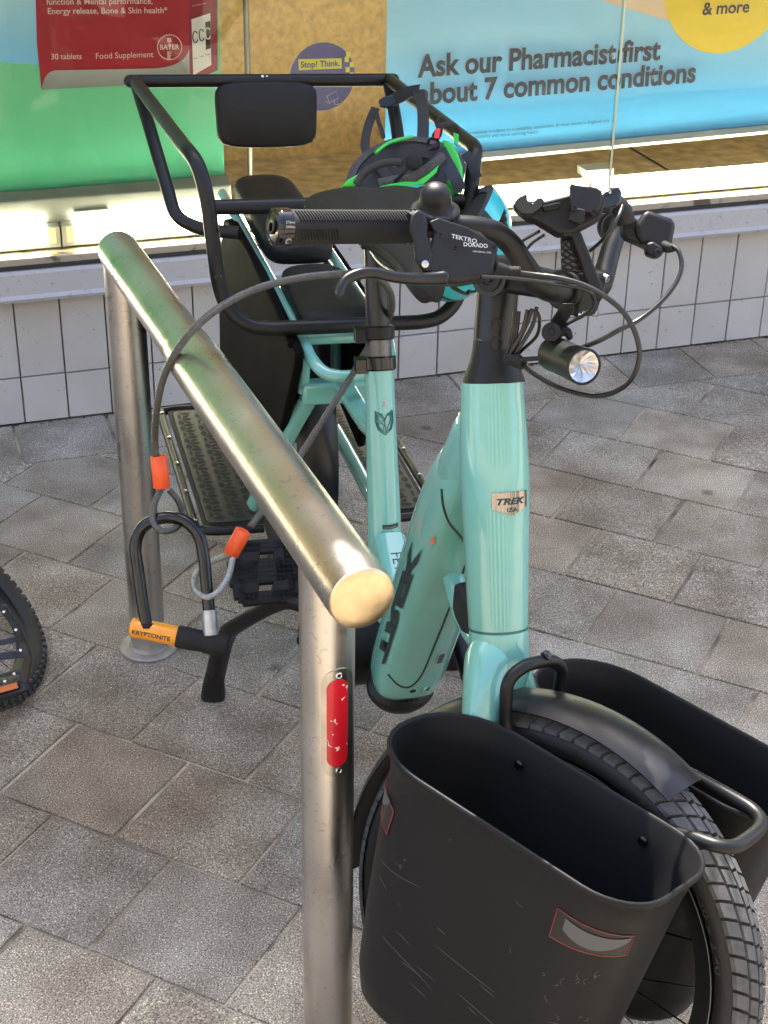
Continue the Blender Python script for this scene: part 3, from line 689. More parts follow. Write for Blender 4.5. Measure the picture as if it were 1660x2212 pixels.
# seat tube, strut, seat post, clamps
ST = lambda z: Q(.592+(z-.40)*.345, 0, z)
m = MB(); m.tube([ST(z) for z in (.30, .36, .42, .48, .55, .62, .652)], [.027, .026, .0245, .0235, .0222, .0212, .0210], 36, sm=2); seat_tube = part(m, 'seat_tube', MINT, smooth=60)
m = MB(); a = Q(.585, 0, .425); b = Q(.40, 0, .335); m.tube([a, a*.5+b*.5, b], .0225, 24, sq=5, upv=bL, tw=0); strut = part(m, 'frame_strut', MINT, smooth=35)
dz = (b-a).normalized(); un = bL.cross(dz).normalized(); un = un if un.z > 0 else -un
text('FETCH+', a+dz*.035+un*.0215-bL*.006, dz, bL, .075, DRK, strut, lift=.0012 if (dz.cross(bL)).dot(un) > 0 else -.0012)
stp = (ST(.7)-ST(.4)).normalized()
def ring_clamp(p, r, h, nm, mt):
    m = MB(); m.lathe(p-stp*h/2, stp, [(r-.002, 0), (r, .002), (r, h-.002), (r-.002, h)], 32)
    m.box(p-bL*(r+.003)-bf*-.004, bL, bf, stp, .016, .016, h*.96); part(m, nm, mt, smooth=40)
ring_clamp(ST(.660), .0245, .020, 'seat_clamp', BGL)
m = MB(); m.tube([ST(.665), ST(.70)], .0185, 28); part(m, 'seat_post_sleeve', mat('worn grey alloy', (.13, .13, .135), .35, metal=.8, noise=.3, nscale=60), smooth=60)
ring_clamp(ST(.700), .0235, .019, 'upper_seat_clamp', PLB)
m = MB(); m.tube([ST(.70), ST(.76), ST(.822)], .0165, 28); part(m, 'seat_post', mat('satin black alloy', (.010, .010, .011), .28), smooth=60)
# emblem and marks on the seat tube (wrapped)
def STW(p0z, r=.0228):
    def f(th, z, lift=.0008):     # th from the forward direction to the bike's left (image right)
        c = ST(z); rr = next((b_+(a_-b_)*(z1_-z)/(z1_-z0_) for z0_, z1_, a_, b_ in ((.30, .36, .027, .026), (.36, .42, .026, .0245), (.42, .48, .0245, .0235), (.48, .55, .0235, .0222), (.55, .62, .0222, .0212)) if z0_ <= z <= z1_), .0212)+.0003; return c+(bf*cos(th)*1.062+bL*sin(th))*(rr+lift)
    return f
sw = STW(0)
def swp(m, pts, mt, nm, r=.0007, closed=True): m.tube([sw(x/.0225, z) for x, z in pts], r, 6, closed=closed); return m
zc = .590
def shield(k): return [(x*k, zc+z*k) for x, z in [(-.013, .014), (-.004, .010), (0, .004), (.004, .010), (.013, .014), (.0135, 0), (.010, -.010), (0, -.0165), (-.010, -.010), (-.0135, 0)]]
m = MB(); swp(m, shield(1), PET, '', .0009); swp(m, shield(.84), PET, '', .0006)
swp(m, [(0, zc+.002), (.003, zc+.008), (.009, zc+.010), (.0085, zc+.001), (.004, zc-.007), (.0005, zc-.012)], PET, '', .0006)
swp(m, [(-.001, zc+.001), (-.005, zc+.007), (-.010, zc+.009), (-.009, zc+.002)], PET, '', .0006)
swp(m, [(-.001, zc-.004), (-.005, zc-.001), (-.0095, zc-.001), (-.008, zc-.007), (-.003, zc-.011)], PET, '', .0006)
m.build('leaf_emblem', PET, seat_tube)
text('2', V(), V((1, 0, 0)), V((0, 1, 0)), .0075, GRYP, seat_tube, wrap=lambda a, c: sw((a-.003)/.0225, .609+c), bold=.02)
m = MB(); zz = .447; qn = 10
for j in range(qn):
    i = [m.vert(sw(-.35+1.0*x/qn, zz+h, .0010)) for x, h in ((j, 0), (j+1, 0), (j+1, .006), (j, .006))]; m.face(i)
m.build('black_label', DRK, seat_tube, smooth=0)
text('ASSEMBLED IN GERMANY', V(), V((1, 0, 0)), V((0, 1, 0)), .0175, GRYP, seat_tube, wrap=lambda a, c: sw(-.28+a/.0232, .4487+c, .0016))
# head badge
def hw_(th, z, lift): 
    c = HT(z); r = .0388; fz = (bf*sin(HA)+bU*cos(HA)); return c+(fz*cos(th)+bL*sin(th))*(r+lift)
bz = .712
m = MB(); out = [(-.022, .011), (0, .012), (.022, .011), (.022, -.004), (.013, -.010), (0, -.0125), (-.013, -.010), (-.022, -.004)]
cols = 14; top = lambda x: .0115; bot = lambda x: (-.0125+abs(x)/.022*.0075)
g0 = [[m.vert(hw_((x+.006)/.0388, bz+z, .0012)) for z in (bot(x), bot(x)*.5, 0, .006, top(x))] for x in [(-.022+.044*i/cols) for i in range(cols+1)]]
for i in range(cols):
    for j in range(4): m.face((g0[i][j], g0[i+1][j], g0[i+1][j+1], g0[i][j+1]))
g1 = [m.vert(hw_((x+.006)/.0388, bz+z, -.001)) for x, z in [(-.022+.044*i/cols, bot(-.022+.044*i/cols)) for i in range(cols+1)]]
for i in range(cols): m.face((g1[i], g1[i+1], g0[i+1][0], g0[i][0]))
badge = m.build('head_badge', CHR, head, smooth=50)
text('TREK', V(), V((1, 0, 0)), V((0, 1, 0)), .034, DRK, head, wrap=lambda a, c: hw_((a-.017+.006)/.0388, bz-.001+c, .0018), height=.0065, bold=.03, shear=.3, name='badge_lettering')
text('USA', V(), V((1, 0, 0)), V((0, 1, 0)), .012, DRK, head, wrap=lambda a, c: hw_((a-.006+.006)/.0388, bz-.009+c, .0018), name='badge_lettering')
# headset cone, stem
m = MB(); m.lathe(HT(.8342)+bL*.002, ax, [(.0345, 0), (.0345, .001), (.0315, .010), (.026, .024), (.0225, .038), (.0215, .046), (.020, .0462)], 40); part(m, 'headset_cone', PLB, smooth=50)
m = MB(); m.tube([Q(hx(z), l, z) for z, l in ((.866, .003), (.89, .005), (.915, .008), (.938, .011))], [.0215, .0213, .0210, .0210], 36, sq=2.6, upv=sn)
stc = Q(hx(.94)-.004, .011, .944)
m.tube([stc+sn*.0225, stc-sn*.0225], .0225, 36); m.tube([stc, S(-.131, 0, .968)], [.0165, .0145], 28, sq=3)
part(m, 'stem', mat('satin black stem', (.005, .005, .006), .33, spec=.4, bump=.1, bscale=400), smooth=50, bevel=0)
for (x, z, r) in ((-hx(.943)+.006, .945, .0085),):
    m = MB(); p = stc+sn*.0226; m.lathe(p, sn, [(.017, -.001), (.0165, .002), (.0095, .0024), (.009, .0012)], 30); m.lathe(p, sn, [(.0068, .001), (.0068, .0042), (.0045, .0045), (.0040, .0028)], 20); part(m, 'pivot_bolt', PLB, smooth=40)
for z in (.898, .880):
    c = Q(hx(z), .006, z); d = (sn*.80+sF*.6).normalized(); m = MB(); m.lathe(c+d*.0222, d, [(.0066, -.001), (.0066, .0018), (.0048, .002), (.0042, .0002), (.0018, .0002), (.0016, .001)], 20); part(m, 'stem_bolt', PLB, smooth=40)
c = Q(hx(.876), .004, .876); text('11-123Nm', c+sn*.0215-sF*.009, sF, sU, .010, GRYP, bike, name='stem_lettering', lift=.001 if sF.cross(sU).dot(sn) > 0 else -.001)
# bar clamp
bc = S(-.131, 0, .968)
m = MB(); m.tube([bc+sn*.026, bc-sn*.026], .0215, 32); m.box(bc+sF*.010, sF, sn, sU, .026, .040, .046); part(m, 'bar_clamp', PLB, smooth=40, bevel=.003)
for a in (-.014, .014):
    for b in (-.019, .019): p = bc+sF*.022+sn*a+sU*b; m = MB(); m.lathe(p, sF, [(.0042, 0), (.0042, .004), (.0026, .0042), (.0022, .002)], 14); part(m, 'clamp_bolt', STEEL, smooth=40)
# handlebar
hb = [(-.131, 0, .968), (-.1305, .022, .968), (-.131, .045, .9685), (-.138, .064, .974), (-.149, .083, .992), (-.159, .101, 1.009), (-.169, .124, 1.0185), (-.186, .152, 1.0175), (-.217, .194, 1.007), (-.244, .255, .999), (-.271, .318, .990)]
pts = [S(x, -y, z) for x, y, z in reversed(hb)]+[S(x, y, z) for x, y, z in hb[1:]]
rr = [.011]*6+[.0112, .012, .0135, .0155, .0159, .0155, .0135, .012, .0112]+[.011]*6
m = MB(); m.tube(pts, rr, 28, sm=4); part(m, 'handlebar', BLK, smooth=60)
# grips
def grip(sg, lbl):
    g0_, g1_ = S(-.210, sg*.180, 1.0095), S(-.2715, sg*.319, .990); d = (g1_-g0_).normalized(); L_ = (g1_-g0_).length
    m = MB(); m.tube([g0_+d*.010, g0_+d*.03, g0_+d*(L_-.03), g0_+d*(L_-.010)], [.0160, .0160, .0162, .0165], 40); g_ = part(m, 'grip', RUB, smooth=50, label=lbl)
    # raised ribbed pads
    N = d.orthogonal().normalized(); Bn = d.cross(N)
    toc = (CO-g0_); toc = (toc-d*toc.dot(d)).normalized(); sd_ = d.cross(toc)
    for (a0, a1, l0, l1) in ((.35, 1.05, .018, L_-.018), (-.75, -.15, L_-.06, L_-.018)):
        m = MB(); nr = int((l1-l0)/.0030)
        for k in range(nr):
            l = l0+(l1-l0)*k/nr; q = []
            for j in range(6):
                a = a0+(a1-a0)*j/5; dr = (toc*cos(a)+up_(d, toc)*sin(a))
                q.append((g0_+d*(l+.004*(j/5)), dr))
            for j in range(5):
                (p, e), (p2, e2) = q[j], q[j+1]
                i = [m.vert(v) for v in (p+e*.0158, p+d*.0011+e*.0158, p2+d*.0011+e2*.0158, p2+e2*.0158, p+e*.0178, p+d*.0014+e*.0178, p2+d*.0014+e2*.0178, p2+e2*.0178)]
                m.face((i[4], i[5], i[6], i[7])); m.face((i[0], i[4], i[7], i[3])); m.face((i[1], i[2], i[6], i[5]))
        m.build('ribbed_pad', RUB, g_, smooth=0)
    for l, nm in ((.004, 'inner'), (L_-.013, 'outer')):
        m = MB(); m.tube([g0_+d*l, g0_+d*(l+.012)], .0178, 40); k_ = m.build('lock_ring', BGL, g_, smooth=50, bevel=.0012)
        a = -.75; dr = toc*cos(a)+up_(d, toc)*sin(a); m = MB(); m.lathe(g0_+d*(l+.006)+dr*.0168, dr, [(.0036, 0), (.0036, .0022), (.002, .0024), (.0018, .0008)], 14); m.build('lock_screw', STEEL, g_)
        a = .12; dr = toc*cos(a)+up_(d, toc)*sin(a); o_ = g0_+d*(l+.0105)+dr*.0184+up_(d, toc)*.001
        text('27.8mm', o_, -d, up_(d, toc), .009, GRYP, g_, height=.0025, lift=.0002); text('34Nm', o_-up_(d, toc)*.0042+dr*.0003, -d, up_(d, toc), .009, GRYP, g_, height=.0025, lift=.0002)
    m = MB(); m.lathe(g1_-d*.001, d, [(.0176, 0), (.0176, .003), (.0155, .0045), (.0145, .003), (.012, .0035), (.001, .004)], 36); ec = m.build('end_plug', BGL, g_, smooth=40)
    m = MB(); m.tube([g1_+d*.004+N*.005*cos(t)+Bn*(.007*sin(t)) for t in [k*.6 for k in range(11)]], .0016, 6, closed=True); m.build('plug_emblem', BLK, g_)
def up_(d, toc):
    u = toc.cross(d); return u if u.z > 0 else -u
grip(-1, 'black ribbed lock-on grip nearest the camera'); grip(1, 'black lock-on grip pointing away towards the shop')

def slabpoly(pxs, d, th, tiltx=0, tilty=0, back=True):
    """solid plate: outline measured in the photo lying at depth d, given real thickness away from the camera"""
    return [PX(x, y, d+(x-pxs[0][0])*tiltx+(y-pxs[0][1])*tilty) for x, y in pxs], fw*th
# brake lever and master cylinder (near side)
tilt = -(1.5-1.43)/280*-1
def ML(pxs, d, th, name, mt, bevel=.003, par=None, sm=30):
    m = MB(); P_, dv = slabpoly(pxs, d, th, .00022); m.prism(P_, dv); return m.build(name, mt, par or bike, smooth=sm, bevel=bevel)
D0 = 1.440
body = ML([(944, 476), (1000, 486), (1040, 500), (1076, 537), (1070, 590), (1050, 602), (988, 612), (936, 608), (924, 580), (932, 520)], D0+.008, .030, 'brake_reservoir', PLB, .005)
ML([(928, 478), (948, 470), (1010, 490), (1068, 524), (1077, 536), (1074, 546), (984, 541), (968, 530), (936, 494)], D0+.004, .006, 'reservoir_cap', PLB, .0015, body)
ML([(888, 462), (903, 450), (918, 458), (926, 486), (924, 505), (934, 545), (948, 553), (972, 578), (968, 592), (915, 588), (897, 560), (894, 520), (884, 492)], D0-.004, .014, 'clamp_arm', PLB, .003, body)
m = MB(); bcp = S(-.199, -.168, 1.013); bd = (S(-.217, -.194, 1.007)-S(-.186, -.152, 1.0175)).normalized(); m.tube([bcp-bd*.008, bcp+bd*.008], .0155, 30); m.build('bar_band', PLB, body, smooth=50, bevel=.002)
for x, y in ((951, 508), (983, 537), (1067, 535)):
    m = MB(); m.lathe(PX(x, y, D0+.0045+(x-928)*.00022), -fw, [(.0028, -.002), (.0028, .001), (.0018, .0012), (.0012, .0)], 14); m.build('cap_screw', BGL, body)
m = MB(); m.lathe(PX(919, 571, D0-.006), -fw, [(.0034, -.003), (.0034, .0018), (.002, .0022)], 16); m.build('lever_pivot', STEEL, body)
def ptext(body_, x, y, x2, y2, d, mt, par, **k):
    a, b = PX(x, y, d), PX(x2, y2, d+(x2-x)*.00022); dx = (b-a); yy = dx.cross(fw).normalized(); yy = yy if yy.z > 0 else -yy
    return text(body_, a-fw*.0012, dx, yy, dx.length, mt, par, lift=0, **k)
ptext('TEKTRO', 975, 514, 1030, 526, D0+.003, GRYP, body, height=.0038, bold=.02, space=1.05)
ptext('DORADO', 1002, 532, 1054, 536, D0+.003, GRYP, body, height=.0038, bold=.02)
ptext('MINERAL OIL', 1022, 545, 1062, 548, D0+.006, GRYP, body, height=.0016)
def pxtube(pts, r, seg=12, sm=5, **k):
    m = MB(); m.tube([PX(x, y, d) for x, y, d in pts], r, seg, sm=sm, **k); return m
LEV = mat('satin black lever', (.008, .008, .009), .28, spec=.4, noise=.1, nscale=40)
pxtube([(960, 600, 1.450), (930, 602, 1.446), (890, 602, 1.434), (850, 598, 1.424), (815, 590, 1.417), (785, 590, 1.411), (760, 598, 1.407), (745, 608, 1.404), (738, 622, 1.402), (735, 635, 1.401)], [.0055, .0052, .0046, .0042, .0042, .0044, .0044, .0042, .0040, .0038], 14, flat=1.25, round_end=True).build('brake_lever', LEV, bike, smooth=60)
m = pxtube([(1066, 578, 1.482), (1082, 582, 1.486), (1100, 586, 1.49)], [.0065, .006, .0045], 16); m.lathe(PX(1098, 586, 1.49), cr, [(.0045, 0), (.0052, .002), (.0045, .004), (.0052, .006), (.0045, .008), (.0052, .010), (.004, .012)], 16); part(m, 'hose_boot', RUB)
# bell
bl = PX(940, 452, 1.50); bax = (up*.97-fw*.22).normalized()
m = MB(); m.lathe(bl, bax, [(.0225, -.004), (.0245, -.002), (.0240, .000), (.0200, .0015), (.0165, .004), (.0158, .011), (.0145, .018), (.0112, .0235), (.006, .0268), (.001, .0275)], 40); bell = part(m, 'bell', PLB, smooth=60)
m = pxtube([(884, 468, 1.47), (905, 464, 1.475), (930, 474, 1.48), (970, 476, 1.485)], .0040, 10); m.build('bell_striker', PLB, bell)
m = MB(); m.box(PX(960, 486, 1.50), cr, cu, fw, .022, .012, .014); m.build('bell_mount', PLB, bell, bevel=.002)
for dx in (0, 36): pxtube([(942+dx, 480, 1.49), (946+dx*.92, 494, 1.484), (952+dx*.9, 508, 1.485)], .0016, 8).build('bell_band', RUB, bell)

# handlebar right side: phone holder, display, brake reservoir
def PXP(pxs, d, th, tx=0, ty=0):
    m = MB(); P_, dv = slabpoly(pxs, d, th, tx, ty); m.prism(P_, dv); return m
ph = part(PXP([(1160, 475), (1210, 505), (1238, 503), (1300, 470), (1310, 425), (1290, 412), (1235, 418), (1180, 432), (1140, 432), (1118, 440), (1120, 452), (1145, 470)], 1.52, .028), 'phone_holder', PLB, bevel=.003, smooth=30)
PXP([(1112, 436), (1118, 428), (1135, 418), (1140, 421), (1140, 433), (1152, 440), (1160, 428), (1170, 425), (1176, 431), (1172, 446), (1150, 462), (1128, 462), (1115, 450)], 1.505, .020).build('holder_jaw', BGL, ph, bevel=.002, smooth=30)
PXP([(1233, 393), (1244, 398), (1290, 404), (1303, 412), (1300, 448), (1288, 462), (1240, 452), (1233, 444), (1236, 425)], 1.495, .020, .0002).build('holder_jaw', PLB, ph, bevel=.0025, smooth=30)
PXP([(1236, 450), (1243, 447), (1266, 452), (1262, 478), (1250, 482), (1232, 474)], 1.492, .015).build('hinge_block', PLB, ph, bevel=.002, smooth=30)
for x, y in ((1241, 449), (1283, 458)): m = MB(); m.lathe(PX(x, y, 1.489), -fw, [(.0032, -.004), (.0032, .001), (.0018, .0012), (.0014, 0)], 14); m.build('hinge_pin', PLB, ph)
PXP([(1172, 445), (1205, 437), (1213, 440), (1208, 450), (1176, 457)], 1.5165, .004).build('rubber_rest', RUB, ph, bevel=.0008)
dsp = part(PXP([(1303, 416), (1318, 404), (1338, 402), (1345, 412), (1343, 440), (1326, 452), (1300, 450)], 1.545, .026, .0002), 'display_unit', BGL, bevel=.003, smooth=30)
PXP([(1304, 419), (1318, 409), (1338, 405), (1330, 420), (1308, 427)], 1.5435, .0015, .0002).build('display_face', PLB, dsp, bevel=.0005)
ptext('0', 1316, 419, 1321, 418, 1.541, WHT, dsp)
# arm of the holder with lattice web
arm = part(PXP([(1215, 492), (1232, 484), (1250, 490), (1258, 505), (1308, 632), (1300, 650), (1284, 646), (1236, 508), (1225, 512), (1213, 508)], 1.522, .018), 'holder_arm', PLB, bevel=.003, smooth=30)
PXP([(1212, 512), (1238, 512), (1276, 590), (1214, 584)], 1.538, .006).build('lattice_web', BGL, arm, bevel=.001)
m = MB()
for k in range(5):
    y = 520+k*14; m.tube([PX(1213, y, 1.537), PX(1240+k*6, y+24, 1.537)], .0009, 6); m.tube([PX(1213, y+16, 1.537), PX(1238+k*6, y-8, 1.537)], .0009, 6)
m.build('lattice_ribs', PLB, arm)
# right brake reservoir, rubber boot, band
rb = part(PXP([(1372, 488), (1392, 456), (1402, 453), (1452, 470), (1462, 482), (1452, 530), (1440, 542), (1410, 534), (1382, 520)], 1.60, .034, .0001), 'brake_reservoir', BLK, bevel=.006, smooth=30)
PXP([(1345, 458), (1362, 462), (1385, 478), (1400, 520), (1392, 530), (1352, 514), (1345, 500)], 1.61, .020).build('reservoir_neck', PLB, rb, bevel=.003, smooth=30)
PXP([(1396, 525), (1412, 520), (1432, 532), (1434, 550), (1420, 556), (1398, 548)], 1.595, .018).build('clamp_arm', PLB, rb, bevel=.003, smooth=30)
m = MB(); m.lathe(PX(1421, 545, 1.592), -fw, [(.0040, -.003), (.0040, .0016), (.0022, .002), (.0018, .0004)], 16); m.build('clamp_bolt', PLB, rb)
pxtube([(1432, 530, 1.61), (1444, 535, 1.605), (1458, 536, 1.60)], [.006, .0055, .0035], 14).build('hose_boot', RUB, rb)
m = MB(); p = S(-.199, .168, 1.013); q = (S(-.217, .194, 1.007)-S(-.186, .152, 1.0175)).normalized(); m.tube([p-q*.008, p+q*.008], .0155, 30); m.build('bar_band', PLB, rb, smooth=50)
pxtube([(1330, 440, 1.60), (1345, 455, 1.60), (1352, 480, 1.605)], .010, 14).build('lever_blade', PLB, rb)
# cables and hoses
def hose(pts, r, nm='brake_hose'): return pxtube(pts, r, 10, sm=8).build(nm, HOSE, bike, smooth=60)
HOSE = mat('hose', (.012, .012, .012), .28)
hose([(1098, 586, 1.49), (1150, 593, 1.49), (1205, 600, 1.485), (1260, 615, 1.48), (1310, 642, 1.475), (1350, 678, 1.475), (1375, 725, 1.48), (1381, 775, 1.49), (1362, 822, 1.51), (1320, 850, 1.535), (1270, 854, 1.56), (1205, 836, 1.60), (1150, 805, 1.63), (1125, 782, 1.65), (1105, 778, 1.66)], .0026)
hose([(1453, 532, 1.60), (1468, 545, 1.595), (1473, 575, 1.59), (1460, 612, 1.585), (1430, 650, 1.58), (1385, 688, 1.575), (1340, 712, 1.57), (1290, 738, 1.575), (1230, 760, 1.59), (1185, 772, 1.61), (1150, 775, 1.63), (1110, 778, 1.65)], .0026)
hose([(1040, 598, 1.46), (1090, 600, 1.47), (1150, 606, 1.48), (1210, 615, 1.485), (1255, 622, 1.49), (1280, 636, 1.50), (1284, 655, 1.52), (1265, 678, 1.54), (1235, 695, 1.56), (1220, 703, 1.58)], .0018, 'cable')
hose([(1345, 445, 1.55), (1335, 470, 1.54), (1310, 510, 1.54), (1275, 542, 1.56)], .0019, 'cable')
hose([(1165, 500, 1.54), (1130, 520, 1.57), (1100, 545, 1.60)], .0016, 'cable'); hose([(1175, 508, 1.54), (1145, 530, 1.57), (1120, 570, 1.6)], .0016, 'cable')
hose([(1158, 668, 1.62), (1166, 690, 1.62), (1160, 725, 1.64), (1130, 755, 1.66), (1110, 775, 1.67)], .0019, 'cable')
for k in range(3): hose([(1122-k*5, 672, 1.64), (1118-k*5, 710, 1.645), (1112-k*5, 745, 1.655), (1103-k*4, 775, 1.665)], .0020, 'cable')
for a_ in (((1160, 664), (1150, 705), (1122, 752), (1106, 776)), ((1150, 668), (1136, 705), (1116, 745), (1104, 775)), ((1140, 670), (1130, 712), (1112, 748), (1100, 774))): hose([(x, y, 1.63+.01*i) for i, (x, y) in enumerate(a_)], .0023, 'cable')
m = pxtube([(1095, 776, 1.66), (1118, 780, 1.65), (1130, 790, 1.645)], [.006, .0075, .006], 14); part(m, 'cable_guide', RUB)
# lamp bracket and headlight
hl = S(-.095, 0, .885)
m = PXP([(1215, 655), (1242, 655), (1240, 672), (1208, 722), (1200, 730), (1180, 728), (1176, 712), (1186, 700)], 1.568, .006, 0, .0003); lb = part(m, 'lamp_bracket', PLB, bevel=.001, smooth=30)
m = MB(); m.lathe(PX(1191, 717, 1.566), -fw, [(.0095, -.004), (.0095, .002), (.004, .0026), (.0035, .0012)], 24); m.build('bracket_pivot', PLB, lb)
la = (PX(1262, 792, 1.535)-PX(1192, 762, 1.60)).normalized(); lo = PX(1192, 762, 1.60); LL = (PX(1262, 792, 1.535)-lo).length
m = MB(); m.lathe(lo, la, [(.010, -.004), (.016, .0), (.0178, .004), (.0178, LL*.6), (.0188, LL-.006), (.0188, LL), (.0168, LL+.001), (.0160, LL-.010)], 40); lampo = part(m, 'headlight', PLB, smooth=50)
m = MB(); lc = lo+la*(LL-.0005); u1 = la.orthogonal().normalized(); u2 = la.cross(u1); nF = 18
rim = [m.vert(lc+(u1*cos(2*pi*k/nF)+u2*sin(2*pi*k/nF))*.0163) for k in range(nF)]; mid_ = [m.vert(lc-la*(.004+.002*(k % 2))+(u1*cos(2*pi*k/nF)+u2*sin(2*pi*k/nF))*.008) for k in range(nF)]; cc = m.vert(lc-la*.008)
for k in range(nF): j = (k+1) % nF; m.face((rim[k], rim[j], mid_[j], mid_[k])); m.face((mid_[k], mid_[j], cc))
m.build('reflector_bowl', LENS, lampo, smooth=0)
m = PXP([(1196, 722), (1215, 705), (1226, 703), (1236, 712), (1240, 730), (1230, 735), (1222, 722), (1205, 735)], 1.59, .012); m.build('lamp_yoke', PLB, lampo, bevel=.002)

# fork
m = MB()
CW = S(.064, 0, .275)      # hub
m.tube([HT(.5765), HT(.55), HT(.53), HT(.515)], [.0335, .0345, .035, .030], 40, sm=2, round_end=True)
for sg in (-1, 1):
    m.tube([Q(hx(.565), sg*.004, .565)+sF*.002, S(-hx(.545)+.006, sg*.012, .545), S(-hx(.515)+.012, sg*.030, .512), S(-.062, sg*.045, .470), S(-.046, sg*.046, .42), S(.01, sg*.045, .34), S(.060, sg*.047, .272)], [.022, .0275, .0245, .0200, .0125, .0110, .0105], 32, sm=5)
part(m, 'fork', MINT, smooth=80)
m = MB(); m.tube([HT(.5735), HT(.5765)], .0337, 40); part(m, 'lower_headset_ring', PET)
m = MB(); m.tube([CW-sn*.066, CW+sn*.066], .009, 16); part(m, 'axle', BGL)
# front wheel
wy = sn; wx_ = sF; wz_ = sU
def ring(R_, prof, n=120, jit=None):
    m = MB(); rings = []
    for k in range(n):
        a = 2*pi*k/n; d = wx_*cos(a)+wz_*sin(a); rings.append([CW+d*(R_+r)+wy*y for r, y in prof])
    m.rings(rings, closed=True); return m
def wheel(C, ex, ey, ez, parent, spokes=28, lab=None, Ro=.262, wide=.030, tread=True, stripe=True):
    def rg_(prof, n=112):
        m = MB(); rr_ = []
        for k in range(n):
            a = 2*pi*k/n; d = ex*cos(a)+ez*sin(a); rr_.append([C+d*r+ey*y for r, y in prof])
        m.rings(rr_, closed=True); return m
    k = Ro/.262; rim = rg_([(.190*k, -.006), (.205*k, -.014), (.214*k, -.0155), (.214*k, .0155), (.205*k, .014), (.190*k, .006)]).build('wheel', BLK, parent, smooth=40, label=lab)
    prof = []
    for j in range(20):
        a = 2*pi*j/20; c, s_ = cos(a), sin(a); prof.append(((.2345+.0235*c)*k if c < .6 else (.2345+.0235*c)*k, wide*s_*(.98 if c > -.4 else .8)))
    rg_(prof).build('tyre', RUBT, rim, smooth=60)
    if tread:
        m = MB(); nb = 82
        for q in range(nb):
            a0 = 2*pi*q/nb
            for (y0, y1, sk, off, rr0, rr1) in ((-.0295, -.0185, .35, 0, .2495, .2570), (-.0165, -.0055, .30, .5, .2590, .2615), (-.0035, .0035, .0, 0, .2622, .2622), (.0055, .0165, -.30, .5, .2615, .2590), (.0185, .0295, -.35, 0, .2570, .2495)):
                da = 2*pi/nb*.80; aa = a0+off*2*pi/nb; P8 = []
                for rd_ in (-.005, .0):
                    for (y, sgn, rr_) in ((y0, 0, rr0), (y1, 1, rr1)):
                        for e in (0, 1):
                            an = aa+e*da+(sk*2*pi/nb if (sgn == 1) == (sk > 0) else 0)*abs(1)
                            d = ex*cos(an)+ez*sin(an); P8.append(m.vert(C+d*((rr_+rd_)*k)+ey*y*wide/.030))
                a_, b_, c_, d_, e_, f_, g_, h_ = P8   # lower: a b (y0) c d (y1); upper e f g h
                for fc in ((e_, f_, h_, g_), (a_, b_, f_, e_), (b_, d_, h_, f_), (d_, c_, g_, h_), (c_, a_, e_, g_)): m.face(fc)
        bm_ = m.build('tread_blocks', TREAD, rim, smooth=0)
    if stripe:
        for y in (1, -1): rg_([(.2150*k, y*.0205), (.2167*k, y*.0222), (.2167*k, y*.0228), (.2150*k, y*.0212)]).build('reflective_stripe', GRYP, rim, smooth=60)
    m = MB(); m.lathe(C-ey*.045, ey, [(.012, 0), (.028, .012), (.028, .016), (.020, .020), (.020, .070), (.028, .074), (.028, .078), (.012, .09)], 28); m.build('hub', BLK, rim, smooth=40)
    for q in range(spokes):
        a = 2*pi*q/spokes; sd_ = 1 if q % 2 else -1; a2 = a+(.9 if (q//2) % 2 else -.9)
        m = MB(); m.tube([C+(ex*cos(a2)+ez*sin(a2))*.026+ey*sd_*.030, C+(ex*cos(a)+ez*sin(a))*.191*k+ey*sd_*.002], .00105, 6); m.build('spoke', BGL, rim)
    return rim
RUBT = mat('tyre sidewall rubber', (.012, .012, .0125), .62, noise=.25, nscale=90, bump=.3, bscale=500)
TREAD = mat('dusty tread rubber', (.085, .085, .085), .8, noise=.3, nscale=80, bump=.5, bscale=600)
fwh = wheel(CW, sF, sn, sU, bike, 24, 'front wheel with light grey dusty tread blocks')
# raised words on the sidewall
def stext(body_, a_mid, r, size, sidey, mt, arc):
    def wrap(a, c):
        an = a_mid+ (a-arc/2)/r*(-1); d = sF*cos(an)+sU*sin(an); return CW+d*(r+c)+sn*sidey
    return text(body_, V(), V((1, 0, 0)), V((0, 1, 0)), arc, mt, fwh, wrap=wrap, height=size, bold=.01, name='sidewall_lettering')
stext('60-65 PSI', R(-16), .2185, .0045, .0262, GRYP, .052)
stext('REFLEX  20 x 2.40', R(45), .226, .0065, .0298, RUBT, .16)
# front mudguard
def guard(C, ex, ey, ez, a0, a1, r0_, half, name, mt, thick=.0016, n=40):
    m = MB(); rr_ = []
    for k in range(n+1):
        a = a0+(a1-a0)*k/n; d = ex*cos(a)+ez*sin(a); p_o, p_i = [], []
        for j in range(13):
            x = -1+2*j/12; rr0 = r0_-.014*abs(x)**2.6; p_o.append(C+d*rr0+ey*half*x); p_i.append(C+d*(rr0-thick)+ey*(half-.0008)*x)
        rr_.append(p_o+list(reversed(p_i)))
    m.rings(rr_); return part(m, name, mt, smooth=50)
FEND = mat('satin black mudguard', (.010, .010, .011), .33, spec=.4, noise=.12, nscale=20)
guard(CW, sF, sn, sU, R(68), R(197), .279, .0375, 'front_mudguard', FEND)
